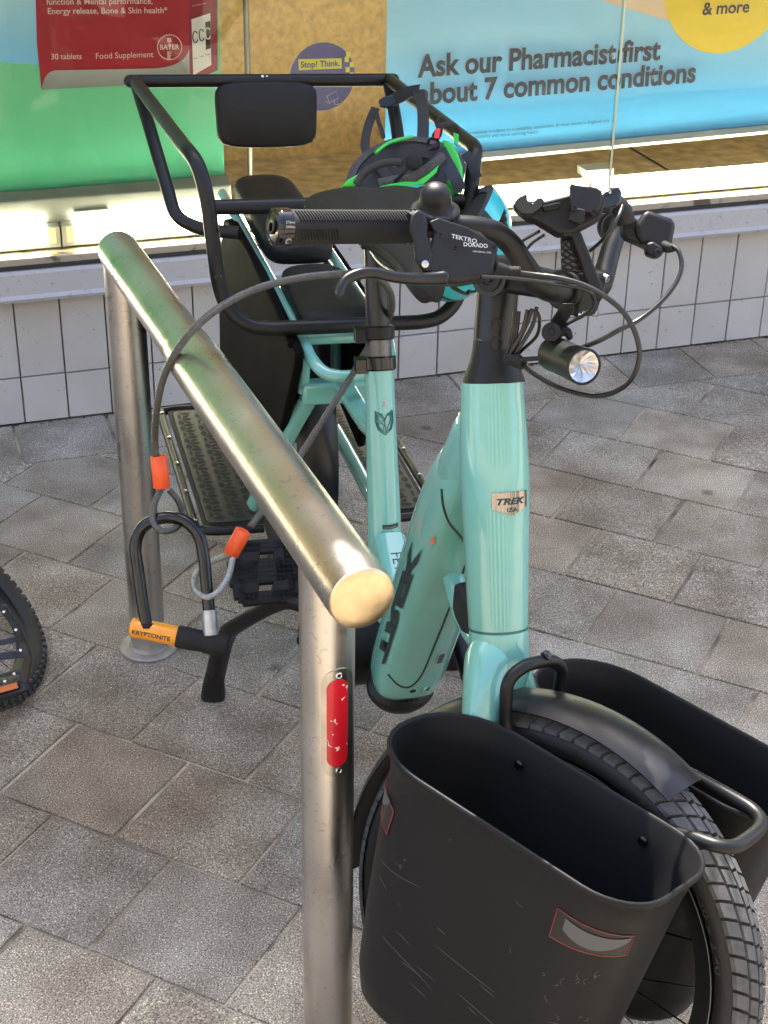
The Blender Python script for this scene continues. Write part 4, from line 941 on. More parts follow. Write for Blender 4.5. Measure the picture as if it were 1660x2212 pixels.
# front rack hoop
def hoop():
    z = .510
    pts = [S(-.034, -.044, .500), S(-.045, -.045, .530), S(-.050, -.042, .552), S(-.047, -.026, .566), S(-.043, -.004, .569), S(-.039, .022, .566), S(-.036, .042, .552), S(-.034, .048, .530), S(-.030, .052, .508), S(.02, .055, z-.006), S(.10, .058, z-.002), S(.19, .060, z), S(.222, .056, z), S(.238, .036, z), S(.242, .0, z), S(.240, -.030, z), S(.228, -.044, z-.001), S(.205, -.045, z-.006), S(.17, -.040, .492), S(.10, -.038, .482), S(.03, -.038, .482), S(-.01, -.040, .486)]
    m = MB(); m.tube(pts, .0075, 16, closed=True, sm=5); return m
part(hoop(), 'front_rack_hoop', BLK, smooth=60)
for p, d in ((S(-.041, .006, .575), sU*.7-sF*-.5),): m = MB(); m.lathe(p, d, [(.006, -.002), (.006, .004), (.0035, .006), (.002, .006)], 16); part(m, 'rack_bolt', BGL, smooth=40)
for sg in (-1, 1):
    m = MB(); m.tube([S(.09, sg*.045, .49), S(.085, sg*.049, .42), S(.066, sg*.050, .30)], .0045, 12, sm=4); part(m, 'rack_leg', BLK)
# front panniers: open black buckets
def bucket(sg, label):
    prof = []   # (z, x0, x1, y0, y1)
    lv = [(.182, -.030, .165, .075, .155), (.186, -.052, .192, .066, .180), (.200, -.066, .205, .061, .192), (.23, -.074, .212, .060, .199), (.30, -.080, .220, .059, .208), (.40, -.088, .229, .057, .216), (.470, -.093, .235, .054, .221), (.490, -.096, .238, .050, .224), (.497, -.100, .242, .0465, .2275), (.5005, -.101, .243, .0455, .2285), (.5035, -.1005, .2425, .046, .228)]
    def ringpts(z, x0, x1, y0, y1, off=0, n=9):
        x0 += off; x1 -= off; y0 += off; y1 -= off; rm = (y1-y0)/2-.001; rA, rB = min(.083-off, rm), min(.060-off, rm); out = []
        for (cx_, cy_, a0, r_) in ((x1-rB, y1-rB, 0, rB), (x0+rA, y1-rA, pi/2, rA), (x0+rA, y0+rA, pi, rA), (x1-rB, y0+rB, 1.5*pi, rB)):
            for k in range(n): a = a0+pi/2*k/(n-1); out.append(S(cx_+r_*cos(a), sg*(cy_+r_*sin(a)), z))
        return out
    R0_ = [ringpts(*l) for l in lv]+[ringpts(.5045, *lv[-1][1:], off=.0018), ringpts(.5035, *lv[-1][1:], off=.0040), ringpts(.500, *lv[-1][1:], off=.0050)]+[ringpts(z+(.004 if z < .21 else 0), *l, off=.0040) for z, *l in reversed([(a[0], *a[1:]) for a in lv[1:-3]])]
    m = MB(); m.rings(R0_, caps=True); b = part(m, 'pannier_bucket', BUCK, smooth=60, label=label)
    def onw(x, z, lift=.0008):      # a point on the outer wall at height z: x forwards, or round the rear end when x < rear tangent
        i = 0
        while i < len(lv)-2 and lv[i+1][0] < z: i += 1
        k = (z-lv[i][0])/(lv[i+1][0]-lv[i][0]); x0, x1, y0, y1 = [lv[i][q]*(1-k)+lv[i+1][q]*k for q in (1, 2, 3, 4)]
        rA = min(.083, (y1-y0)/2-.001); rB = min(.060, (y1-y0)/2-.001)
        if x < x0+rA: a = pi/2+(x0+rA-x)/rA; return S(x0+rA+(rA+lift)*cos(a), sg*(y1-rA+(rA+lift)*sin(a)), z)
        if x > x1-rB: a = pi/2-(x-x1+rB)/rB; return S(x1-rB+(rB+lift)*cos(a), sg*(y1-rB+(rB+lift)*sin(a)), z)
        return S(x, sg*(y1+lift), z)
    def patch(pts, mt, nm, lift, n=8):       # quad patch given by 4 corners (x, z) following the wall
        g = [[m_.vert(onw(*[((1-u)*(1-v)*pts[0][c]+u*(1-v)*pts[1][c]+u*v*pts[2][c]+(1-u)*v*pts[3][c]) for c in (0, 1)], lift)) for u in [i/n for i in range(n+1)]] for v in (0, .25, .5, .75, 1)]
        for a_ in range(4):
            for b_ in range(n): m_.face((g[a_][b_], g[a_][b_+1], g[a_+1][b_+1], g[a_+1][b_]))
        return m_.build(nm, mt, b, smooth=60)
    def outline(pts, r, mt, nm, closed=True):
        q = []
        for i in range(len(pts) if closed else len(pts)-1):
            p0, p1 = pts[i], pts[(i+1) % len(pts)]
            for k in range(6): q.append(onw(p0[0]+(p1[0]-p0[0])*k/6, p0[1]+(p1[1]-p0[1])*k/6, .0009))
        if not closed: q.append(onw(*pts[-1], .0009))
        mm_ = MB(); mm_.tube(q, r, 6, closed=closed); return mm_.build(nm, mt, b, smooth=60)
    STK = mat('clear sticker film', (.016, .015, .015), .35, spec=.3); STR = mat('grey reflective film', (.085, .087, .09), .5, spec=.25); RDL = mat('red outline print', (.30, .035, .03), .5)
    def fan(shape, c, mt, nm, lift):
        ctr = m_.vert(onw(*c, lift)); ids = [m_.vert(onw(*p, lift)) for p in shape]
        for i in range(len(ids)): m_.face((ctr, ids[i], ids[(i+1) % len(ids)]))
        return m_.build(nm, mt, b, smooth=60)
    for cor, shp in (([(.164, .430), (.244, .434), (.246, .459), (.164, .464)], [(.168+.076*u, .433+.028*v) for u, v in ((.10, .97), (.25, .86), (.42, .76), (.60, .70), (.80, .74), (.92, .84), (.965, .80), (.93, .62), (.82, .42), (.66, .22), (.50, .10), (.38, .12), (.24, .34), (.14, .62))]),
                     ([(-.145, .424), (-.046, .414), (-.042, .446), (-.145, .462)], [(-.138, .456), (-.110, .452), (-.085, .448), (-.054, .442), (-.060, .431), (-.080, .425), (-.110, .427), (-.138, .436)])):
        m_ = MB(); patch(cor, STK, 'sticker', .0006)
        outline([(x*.985+sum(p[0] for p in cor)/4*.015, z) for x, z in cor], .00035, RDL, 'red_outline')
        xa, xb = min(p[0] for p in shp), max(p[0] for p in shp); zl, zh = min(p[1] for p in shp), max(p[1] for p in shp); m_ = MB(); gr = []
        for i in range(25):
            u = i/24; tp_ = .97-.62*u+.52*u*u; bt_ = .62-.60*math.sin(pi*min(1, u*.92+.08))**.8+.10*u; bt_ = min(bt_, tp_-.02)
            gr.append([m_.vert(onw(xa+(xb-xa)*u, zl+(zh-zl)*(bt_+(tp_-bt_)*v/4), .0014)) for v in range(5)])
        for i in range(24):
            for v in range(4): m_.face((gr[i][v], gr[i+1][v], gr[i+1][v+1], gr[i][v+1]))
        m_.build('reflective_film', STR, b, smooth=60)
    rs_ = random.Random(4+sg)
    m_ = MB()
    for q in range(40):
        if q < 22: x0 = rs_.uniform(.165, .225); z0 = rs_.uniform(.30, .405); dx, dz = rs_.uniform(-.006, .006), rs_.uniform(.003, .012)
        elif q < 26: x0 = rs_.uniform(-.06, .10); z0 = rs_.uniform(.24, .40); dx, dz = rs_.uniform(.05, .11), rs_.uniform(-.03, .01)
        else: x0 = rs_.uniform(-.05, .20); z0 = rs_.uniform(.22, .45); dx, dz = rs_.uniform(.004, .03), rs_.uniform(-.006, .004)
        m_.tube([onw(x0+dx*t+.0015*sin(t*7+q), z0+dz*t, .0001) for t in (0, .2, .4, .6, .8, 1)], [.00005, .0003, .00035, .0003, .0003, .00005], 4)
    m_.build('scratches', SCUFF, b, smooth=0)
    for x in (.0, .16):
        m = MB(); m.lathe(S(x, sg*.0585, .478), -sn*sg, [(.0055, 0), (.0055, .0025), (.0035, .004), (.002, .004)], 16); m.build('fixing_screw', BGL, b)
    return b
BUCK = mat('moulded black plastic', (.011, .011, .0118), .48, spec=.16, bump=.25, bscale=1500); n_, N, L_, b_ = nodes(BUCK)
tc = N('TexCoord'); mp = N('Mapping'); mp.inputs['Rotation'].default_value = (.2, .5, .75); mp.inputs['Scale'].default_value = (3, 90, 60); L_(tc.outputs['Object'], mp.inputs[0])
nz_ = N('TexNoise'); nz_.inputs['Scale'].default_value = 1.0; nz_.inputs['Detail'].default_value = 2; L_(mp.outputs[0], nz_.inputs[0])
n2_ = N('TexNoise'); n2_.inputs['Scale'].default_value = 7; n2_.inputs['Detail'].default_value = 4; L_(tc.outputs['Object'], n2_.inputs[0])
r1_ = ramp(N('ValToRGB'), (.735, (0, 0, 0)), (.755, (1, 1, 1))); L_(nz_.outputs[0], r1_.inputs[0]); r2_ = ramp(N('ValToRGB'), (.5, (0, 0, 0)), (.62, (1, 1, 1))); L_(n2_.outputs[0], r2_.inputs[0])
mm = N('Math', operation='MULTIPLY'); L_(r1_.outputs[0], mm.inputs[0]); L_(r2_.outputs[0], mm.inputs[1])
mx = N('Mix', data_type='RGBA'); L_(mm.outputs[0], mx.inputs[0]); mx.inputs[6].default_value = (.011, .011, .0118, 1); mx.inputs[7].default_value = (.05, .05, .05, 1)
n3_ = N('TexNoise'); n3_.inputs['Scale'].default_value = 14; n3_.inputs['Detail'].default_value = 8; L_(tc.outputs['Object'], n3_.inputs[0])
mr_ = N('MapRange'); mr_.inputs[3].default_value = .30; mr_.inputs[4].default_value = .56; L_(n3_.outputs[0], mr_.inputs[0]); L_(mr_.outputs[0], b_.inputs['Roughness']); L_(mx.outputs[2], b_.inputs['Base Color'])
nb = bucket(-1, 'scratched black open bucket nearest the camera'); fb = bucket(1, 'black open bucket on the far side of the front wheel')

# rear: rack, pads, hoop rail
def bt(pts, r, name, mt, sm=6, seg=18, **k): m = MB(); m.tube([Q(*p) for p in pts], r, seg, sm=sm, **k); return part(m, name, mt, smooth=60)
for sg in (-1, 1):
    bt([(1.66, sg*.065, .612), (1.35, sg*.065, .613), (1.0, sg*.065, .614), (.91, sg*.065, .615), (.885, sg*.065, .614), (.855, sg*.063, .606), (.825, sg*.056, .598), (.808, sg*.044, .592), (.80, sg*.025, .590), (.80, 0, .590)], .0098, 'rack_side_tube', MINT)
    if sg < 0: bt([(.885, -.063, .605), (.885, -.063, .53)], .0095, 'rack_upright', MINT, sm=0)
    bt([(1.25, sg*.065, .61), (1.25, sg*.080, .36)], .0095, 'rack_upright', MINT, sm=0)
    bt([(.893, sg*.052, .515), (.945, sg*.072, .43), (1.03, sg*.11, .26)], .0125, 'deck_strut', MINT, sm=4, sq=4)
    bt([(.62, sg*.028, .33), (.75, sg*.055, .33), (1.0, sg*.085, .28), (1.28, sg*.088, .27)], .013, 'chain_stay', MINT)
bt([(.892, -.062, .614), (.892, .062, .614)], .0085, 'rack_cross_tube', MINT, sm=0)
m = MB(); m.box(Q(.885, .004, .530), bL, bf, bU, .142, .03, .036); part(m, 'rack_beam', MINT, bevel=.006, smooth=40)
bt([(.66, 0, .56), (.75, 0, .545), (.87, 0, .54)], .016, 'centre_tube', MINT)
bt([(.57, .035, .30), (.70, .075, .30), (1.00, .100, .235)], .016, 'lower_stay', MINT)
m = MB(); m.box(Q(.70, .045, .275), bf, bL, bU, .16, .10, .012); part(m, 'stand_plate', MINT, bevel=.003)
RHC = Q(1.30, 0, .262)
wheel(RHC, bf, bL, bU, bike, 20, 'rear wheel under the rack', tread=False, stripe=False)
guard(RHC, bf, bL, bU, R(-5), R(150), .284, .036, 'rear_mudguard', FEND)
def pad(s0, s1, w0, w1, z, nm, th=.032, label=None):
    m = MB(); n = 14; rg = []
    ol = []
    for k in range(n+1):
        t = k/n; ol.append((s0+(s1-s0)*t, w0+(w1-w0)*t))
    rings = []
    for k in range(n+1):
        t = k/n; s_ = s0+(s1-s0)*t; w_ = (w0+(w1-w0)*t)*(1-(max(0, abs(2*t-1)-.72)/.28)**2.6*.35); h = th*(1-(max(0, abs(2*t-1)-.80)/.20)**2.5*.55); ring_ = []
        for j in range(28):
            a = 2*pi*j/28; c, d = cos(a), sin(a); kk = (abs(c)**4.5+abs(d)**4.5)**(-1/4.5)
            ring_.append(Q(s_, w_*c*kk, z+h/2*d*kk-.000+(.004*(1-(c*kk)**2) if d > 0 else 0)))
        rings.append(ring_)
    m.rings(rings); return part(m, nm, VIN, smooth=60, sub=1, label=label)
pad(.905, 1.155, .064, .053, .628, 'seat_pad', .036, 'front passenger seat pad just behind the seat post')
pad(1.19, 1.62, .061, .058, .642, 'seat_pad', .052, 'rear passenger seat pad partly behind the grip')
# passenger rail
RR = .0115
def rp(sg):
    return [(.878, sg*.085, .640), (.880, sg*.120, .640), (.885, sg*.150, .645), (.895, sg*.176, .665), (.910, sg*.190, .700), (.925, sg*.197, .760), (.942, sg*.203, .820), (.965, sg*.212, .862), (.995, sg*.221, .877), (1.06, sg*.224, .874), (1.30, sg*.230, .862), (1.52, sg*.236, .851), (1.575, sg*.237, .848)]
pts = [Q(*p) for p in reversed(rp(-1))]+[Q(*p) for p in rp(1)]
m = MB(); m.tube(pts, RR, 20, sm=4, caps=True); rail_ = part(m, 'passenger_rail', BLK, smooth=60, label='bent black tube rail round the rear seat pads')
m = MB(); m.tube([Q(1.583, -.246, .847), Q(1.583, .246, .847)], RR*1.03, 20, round_end=True); m.build('top_bar', BLK, rail_, smooth=60)
m = MB(); m.tube([Q(.944, -.203, .809), Q(.944, .203, .809)], RR, 20); m.build('cross_bar', BLK, rail_, smooth=60)
for sg in (-1, 1):
    m = MB(); m.tube([Q(1.58, sg*.236, .845), Q(1.45, sg*.223, .78), Q(1.36, sg*.209, .712), Q(1.32, sg*.198, .678), Q(1.29, sg*.16, .664), Q(1.26, sg*.10, .664)], RR, 20, sm=6); m.build('rear_leg', BLK, rail_, smooth=60)
    for s_, z_ in ((.914, .715), (.932, .782)):
        p = Q(s_, sg*.193, z_)+bf*.0108; m = MB(); m.lathe(p, bf, [(.0050, -.002), (.0050, .0012), (.0030, .0016), (.0025, .0002)], 16); m.build('rail_screw', BGL, rail_)
for (dx, w_) in ((-.005, .0028), (-.238, .0032), (.003, .002)):
    p = Q(1.583, dx, .847)+(bU*.8+bf*.6).normalized()*RR*1.04; m = MB(); m.lathe(p, bU*.8+bf*.6, [(w_, -.001), (w_*.9, .0005), (w_*.4, .0006)], 7); m.build('paint_chip', WHT, rail_, smooth=0)
# backrest pad
m = MB(); pc = Q(1.562, 0, .790); rings = []
bx, by = bL, bU; bn_ = (bf*.97+bU*.22).normalized(); by = bn_.cross(bL).normalized(); by = by if by.z > 0 else -by
for (k, d) in ((.93, -.014), (.985, -.006), (1.0, .004), (.985, .013), (.955, .018), (.90, .0205)):
    ring_ = []
    for j in range(48):
        a = 2*pi*j/48; c, e = cos(a), sin(a); kk = (abs(c)**7+abs(e)**7)**(-1/7); ex_ = .0945*c*kk; ey_ = .056*e*kk
        ex_ *= 1+.035*(-1 if False else (ey_/.056))*.5
        ring_.append(pc+bL*ex_*k+by*(ey_*k+(.004*(1-(ex_/.0945)**2)*(1 if e > 0 else -1)))+bn_*d)
    rings.append(ring_)
m.rings(rings); part(m, 'backrest_pad', VIN, smooth=60, label='rounded black backrest pad hanging from the top bar')
# saddle
sad = [(.775, .060, .882, .020), (.765, .092, .888, .026), (.735, .106, .889, .030), (.70, .104, .884, .032), (.66, .082, .878, .034), (.61, .052, .872, .036), (.55, .032, .868, .038), (.50, .0265, .864, .040), (.465, .0225, .858, .040), (.450, .013, .848, .026)]
m = MB(); rings = []
for s_, w_, z_, h in sad:
    ring_ = []
    for j in range(36):
        a = 2*pi*j/36; c, d = cos(a), sin(a); x = w_*(abs(c)**.75)*(1 if c > 0 else -1); zz_ = z_+ (h*.22*d if d > 0 else h*.9*d*(.6+.4*abs(c)))
        zz_ -= (.014*(x/.106)**2 if w_ > .06 else 0); 
        if d > 0 and w_ > .04: zz_ -= .006*math.exp(-(x/.014)**2)*(1 if s_ > .6 else .5)
        ring_.append(Q(s_, x, zz_))
    rings.append(ring_)
m.rings(rings); sd_o = part(m, 'saddle', VIN, smooth=70, sub=1)
for sg in (-1, 1):
    m = MB(); m.tube([Q(.73, sg*.040, .856), Q(.70, sg*.022, .832), Q(.62, sg*.020, .828), Q(.52, sg*.010, .842)], .0035, 10, sm=5); m.build('saddle_rail', STEEL, sd_o)
m = MB(); m.box(Q(.735, 0, .826), bf, bL, bU, .045, .05, .022); m.build('saddle_clamp', BGL, sd_o, bevel=.004)

# footboards with cut leaf pattern
def lens_pattern(m, s0, s1, l0, l1, z, pitch=.0285):
    ns = int(abs(s1-s0)/pitch); nl = int(abs(l1-l0)/pitch)
    def lens(cs, cl, ang, ln, wd):
        pts = []
        for k in range(7): t = -1+2*k/6; pts.append((t*ln, wd*(1-t*t)))
        for k in range(1, 6): t = 1-2*k/6; pts.append((t*ln, -wd*(1-t*t)))
        i = [m.vert(Q(cs+x*cos(ang)-y*sin(ang), cl+x*sin(ang)+y*cos(ang), z)) for x, y in pts]; m.face(i)
    for a in range(ns+1):
        for b in range(nl+1):
            cs = min(s0, s1)+a*abs(s1-s0)/ns; cl = min(l0, l1)+b*abs(l1-l0)/max(1, nl); h = pitch/2
            if a < ns: lens(cs+h, cl, 0, pitch*.44, pitch*(.23 if (a+b) % 3 else .13))
            if b < nl: lens(cs, cl+h, R(90), pitch*.44, pitch*(.13 if (a*b) % 3 else .22))
            if a < ns and b < nl: lens(cs+h, cl+h, R(45) if (a+b) % 2 else R(-45), pitch*.40, pitch*.14)
BOARD = mat('olive grey footboard', (.045, .043, .036), .45, spec=.35, metal=.2, noise=.15, nscale=30)
HOLE = mat('pierced black', (.006, .006, .006), .7)
for sg in (-1, 1):
    lab = 'footboard with pierced leaf pattern on the side of the cycle stand' if sg < 0 else 'footboard with pierced leaf pattern on the side of the shop'
    rim_ = [(1.495, sg*.118, .231), (1.500, sg*.165, .231), (1.495, sg*.200, .231), (1.47, sg*.213, .231), (1.25, sg*.213, .231), (1.04, sg*.213, .231), (1.012, sg*.205, .231), (1.0, sg*.18, .231), (.998, sg*.10, .231)]
    m = MB()
    m.tube([Q(*p) for p in rim_], .0075, 14, sm=5); frm = part(m, 'footboard', BLK, smooth=60, label=lab)
    def sp(s0_, s1_, l0_, l1_, z_, r_=.012):
        out = []
        for (cs, cl, a0) in ((s1_-r_, l1_-r_, 0), (s0_+r_, l1_-r_, pi/2), (s0_+r_, l0_+r_, pi), (s1_-r_, l0_+r_, 1.5*pi)):
            for k in range(6): a = a0+pi/2*k/5; out.append(Q(cs+r_*cos(a), sg*(cl+r_*sin(a)), z_))
        return out
    m = MB(); m.prism(sp(1.008, 1.488, .095, .200, .232), bU*.003); m.build('board_edge', HOLE, frm, smooth=0)
    m = MB(); m.prism(sp(1.020, 1.478, .100, .192, .2352), bU*.0022); m.build('board', BOARD, frm, smooth=0, bevel=.001)
    m = MB(); lens_pattern(m, 1.034, 1.464, sg*.112, sg*.182, .2380, .0255); m.build('pierced_pattern', HOLE, frm, smooth=0)
    for s_ in (1.03, 1.14, 1.25, 1.36, 1.47):
        m = MB(); m.lathe(Q(s_, sg*.213, .2385), bU, [(.004, 0), (.004, .0012), (.0022, .0014), (.0018, .0004)], 12); m.build('rim_screw', STEEL, frm)
# side guard panel
m = MB(); pxs = [(482, 472), (500, 478), (560, 585), (632, 740), (640, 762), (636, 800), (604, 938), (580, 950), (476, 846), (472, 600)]
P_ = [BQ(x, y, -.088) for x, y in pxs]; m.prism(P_, bL*.014); sg_ = part(m, 'side_guard', FAB, bevel=.006, smooth=30)
m = MB(); m.tube([BQ(498, 478, -.089), BQ(540, 545, -.089), BQ(600, 670, -.089), BQ(630, 745, -.089)], .006, 10); m.build('guard_piping', FAB, sg_)
m = MB(); m.prism([Q(1.0, .098, .60), Q(1.42, .098, .60), Q(1.42, .098, .36), Q(1.10, .098, .32)], -bL*.014); part(m, 'side_guard', FAB, bevel=.006, smooth=30)
# kickstand
for sg in (-1, 1):
    m = MB(); m.tube([Q(.60, sg*.03, .285), Q(.635, sg*.105, .298), Q(.67, sg*.135, .285), Q(.76, sg*.185, .195), Q(.80, sg*.196, .150), Q(.835, sg*.203, .08), Q(.855, sg*.206, .03)], [.010, .0105, .0115, .0125, .0135, .0145, .0145], 18, sm=5, sq=3.2); ks = part(m, 'kickstand_leg', BLK, smooth=60)
    m = MB(); m.tube([Q(.850, sg*.205, .05), Q(.862, sg*.207, .012), Q(.864, sg*.207, -.0+(.0075 if sg > 0 else -.0055))], [.0150, .0185, .0200], 18, sq=4); m.build('stand_foot', RUB, ks, smooth=40)
# cranks and pedals
def pedal(c, ex, ey, lw, lh, par, mt, cage=False):
    ez = ex.cross(ey).normalized(); m = MB()
    o = [(-1, -.62), (-.9, -.9), (-.5, -1), (.5, -1), (.92, -.92), (1, -.7), (.98, 0), (1, .7), (.92, .92), (.5, 1), (-.5, 1), (-.9, .9), (-1, .62), (-.93, 0)]
    # frame of bars so that real openings stay
    def bar(p0, p1, wd, th=.012): a = c+ex*p0[0]*lw+ey*p0[1]*lh; b = c+ex*p1[0]*lw+ey*p1[1]*lh; d = b-a; m.box((a+b)/2, d, ez.cross(d), ez, d.length+wd*.6, wd, th)
    bar((-.86, -.72), (-.86, .72), .020); bar((.86, -.72), (.86, .72), .022); bar((-.70, -.86), (.74, -.86), .020); bar((-.70, .86), (.74, .86), .022)
    bar((-.9, .02), (.95, .02), .040); bar((-.62, -.8), (-.5, .0), .030); bar((.62, 0), (.70, .8), .030); bar((-.60, .1), (-.40, .85), .036); bar((.45, -.85), (.75, -.05), .036)
    return m, ez
pc_ = PX(572, 1236, 2.315); pex, pey = bL, (bU*.62-bf*.78).normalized()
m, pez = pedal(pc_, pex, pey, .047, .047, bike, PLB); pd = part(m, 'pedal', RUB, bevel=.002, smooth=30)
m = MB()
for a in range(-6, 7):
    for b in range(-6, 7):
        if abs(b) in (3, 4) and abs(a) < 5: continue
        p = pc_+pex*a*.0072+pey*b*.0075; p += pez*(.006 if pez.dot(CO-pc_) > 0 else -.006); m.box(p, pex+pey, pey-pex, pez, .003, .003, .002)
m.build('grip_studs', RUB, pd, smooth=0)
m = MB(); m.tube([pc_+pex*.045, pc_+pex*.075], .006, 12); m.tube([pc_+pex*.075, Q(.575, -.115, .275)], [.011, .015], 14, sq=3); part(m, 'crank_arm', BLK, smooth=50)
m = MB(); m.tube([Q(.575, .115, .265), Q(.47, .125, .18)], [.015, .011], 14, sq=3); part(m, 'crank_arm', BLK, smooth=50)
m, _ = pedal(Q(.47, .185, .18), bL, bf, .047, .047, bike, PLB); part(m, 'pedal', RUB, bevel=.002, smooth=30)
# gusset and black lock body between down tube and head tube
m = MB(); m.tube([Q(.345, 0, .572), Q(.312, 0, .556), Q(.232, 0, .515), Q(.150, 0, .520)], [.016, .015, .0125, .012], 18, sm=3); part(m, 'gusset', MINT, smooth=60)
m = MB(); m.prism([BQ(x, y, -.012) for x, y in ((980, 1262), (992, 1258), (1004, 1300), (1012, 1340), (1016, 1372), (998, 1370), (982, 1350), (976, 1310))], bL*.026); part(m, 'steering_lock', PLB, bevel=.004, smooth=30)

# ------------------------------------------------------------------ steel cable threaded round the seat post
def strands(m, pts, R_, n=7, pitch=.030, sm=7, tail=0):
    P2 = []; pts = [V(p) for p in pts]; L_ = len(pts)
    for i in range(L_-1):
        a, b, c, d = pts[max(0, i-1)], pts[i], pts[i+1], pts[min(L_-1, i+2)]
        for k in range(sm*2): t = k/(sm*2); P2.append(.5*((2*b)+(c-a)*t+(2*a-5*b+4*c-d)*t*t+(3*b-a-3*c+d)*t**3))
    P2.append(pts[-1]); 
    # resample to even steps
    out = [P2[0]]; acc = 0; step = .0035
    for a, b in zip(P2, P2[1:]):
        l = (b-a).length; pos = 0
        while acc+l-pos >= step: pos += step-acc; out.append(a+(b-a)*(pos/l)); acc = 0
        acc += l-pos
    P2 = out; N = (P2[1]-P2[0]).orthogonal().normalized(); fr = []
    for i in range(len(P2)):
        T = (P2[min(len(P2)-1, i+1)]-P2[max(0, i-1)]).normalized(); N = (N-T*N.dot(T)).normalized(); fr.append((P2[i], N.copy(), T.cross(N)))
    for s_ in range(n):
        m.tube([p+(A*cos(2*pi*(s_/n+i*step/pitch))+B*sin(2*pi*(s_/n+i*step/pitch)))*R_*.68 for i, (p, A, B) in enumerate(fr)], R_*.33, 6)
    m.tube([f_[0] for f_ in fr], R_*.5, 8)
CAB = mat('braided steel under clear vinyl', (.10, .098, .090), .35, metal=.4, coat=.15, noise=.25, nscale=200)
CABL = mat('bright braided steel', (.34, .34, .33), .35, metal=.55, coat=.2, noise=.2, nscale=200)
cable = thing('security_cable', PX(345, 1150, 2.2), 'grey braided steel cable with orange end sleeves looping over the steel rail', 'security cable')
cp = [(338, 985, 2.185), (335, 950, 2.17), (338, 890, 2.10), (352, 820, 2.045), (383, 757, 1.992), (430, 700, 1.965), (490, 655, 1.965), (560, 622, 1.98), (640, 602, 2.01), (715, 593, 2.03), (770, 592, 2.05), (815, 600, 2.07), (842, 630, 2.10), (846, 670, 2.16), (828, 705, 2.23), (790, 760, 2.27), (755, 820, 2.30), (710, 890, 2.30), (655, 975, 2.29), (600, 1060, 2.26), (540, 1140, 2.23)]
m = MB(); strands(m, [PX(*p) for p in cp], .0052); m.build('cable', CAB, cable, smooth=60)
m = MB(); strands(m, [PX(*p) for p in ((352, 1050, 2.19), (338, 1078, 2.190), (330, 1108, 2.180), (335, 1135, 2.170), (355, 1148, 2.168), (382, 1140, 2.19), (394, 1112, 2.215), (385, 1082, 2.21), (364, 1056, 2.20))], .0048); m.build('cable_eye', CAB, cable, smooth=60)
m = MB(); strands(m, [PX(*p) for p in ((500, 1196, 2.235), (470, 1208, 2.245), (440, 1222, 2.245), (422, 1245, 2.225), (424, 1274, 2.195), (448, 1290, 2.175), (474, 1276, 2.18), (494, 1245, 2.20), (503, 1205, 2.225))], .0048); m.build('cable_eye', CABL, cable, smooth=60)
for (a, b) in (((343, 984, 2.185), (350, 1054, 2.195)), ((527, 1146, 2.228), (498, 1198, 2.236))):
    A, B = PX(*a), PX(*b); d = (B-A).normalized(); l = (B-A).length; m = MB(); m.lathe(A, d, [(.0070, .003), (.0105, 0), (.0120, .0015), (.0120, l-.0015), (.0105, l), (.004, l-.002)], 28); sv = m.build('orange_sleeve', ORG_, cable, smooth=50)
    if a[0] < 400:
        e = (-fw-d*(-fw).dot(d)).normalized(); sdv = d.cross(e); sdv = sdv if sdv.dot(cr) < 0 else -sdv; q = (e*.35+sdv*.94).normalized()
        text('LOCK', A+d*(l-.008)+q*.0122+ sdv.cross(q)*0, -d, q.cross(-d), .026, DRK, sv, lift=.0, height=.006)

# ------------------------------------------------------------------ U lock hanging from the cable
ul = thing('u_lock', PX(390, 1380, 2.21), 'small black U-shaped bicycle lock with amber crossbar hanging from the cable', 'bicycle lock')
dl = 2.19
m = MB(); m.tube([PX(*p) for p in ((317, 1352, dl-.005), (308, 1300, dl-.003), (300, 1240, dl), (293, 1185, dl), (303, 1146, dl), (332, 1124, dl+.002), (368, 1118, dl+.004), (403, 1128, dl+.004), (430, 1158, dl+.002), (441, 1205, dl), (446, 1260, dl-.002), (452, 1320, dl-.004), (456, 1375, dl-.005))], .0088, 22, sm=6)
m.build('shackle', BGL, ul, smooth=60)
A, B = PX(282, 1354, dl), PX(492, 1396, dl); d = (B-A).normalized(); l = (B-A).length
m = MB(); m.lathe(A, d, [(.010, 0), (.0135, .003), (.0142, .007), (.0142, l*.485)], 32); yb = m.build('amber_barrel', YEL, ul, smooth=50)
m = MB(); m.lathe(A, d, [(.0152, l*.482), (.0160, l*.50), (.0162, l*.60), (.0152, l*.74), (.0150, l*.76), (.0165, l*.775), (.0165, l*.985), (.0150, l)], 32); m.build('black_barrel', RUB, ul, smooth=50)
P0, P1 = PX(456, 1372, dl-.005), PX(452, 1318, dl-.004); m = MB(); m.tube([P0, P1], [.0108, .0102], 24); m.build('silver_collar', mat('dull zinc', (.42, .43, .44), .35, metal=.7, noise=.2, nscale=80), ul, smooth=50)
P0 = PX(318, 1346, dl-.004); m = MB(); m.tube([P0-(P0-PX(317, 1360, dl)).normalized()*0, PX(318, 1357, dl-.004)], .0108, 20); m.build('rubber_boot', RUB, ul)
e = (-fw-d*(-fw).dot(d)).normalized(); upv_ = e.cross(d); upv_ = upv_ if upv_.z > 0 else -upv_
def lw(a, c): th = -.55+c/.0142; q = e*cos(th)+upv_*sin(th); return A+d*(.0055+a)+q*.0146
text('KRYPTONITE', V(), V((1, 0, 0)), V((0, 1, 0)), .0545, DRK, yb, wrap=lw, height=.0062, bold=.03)

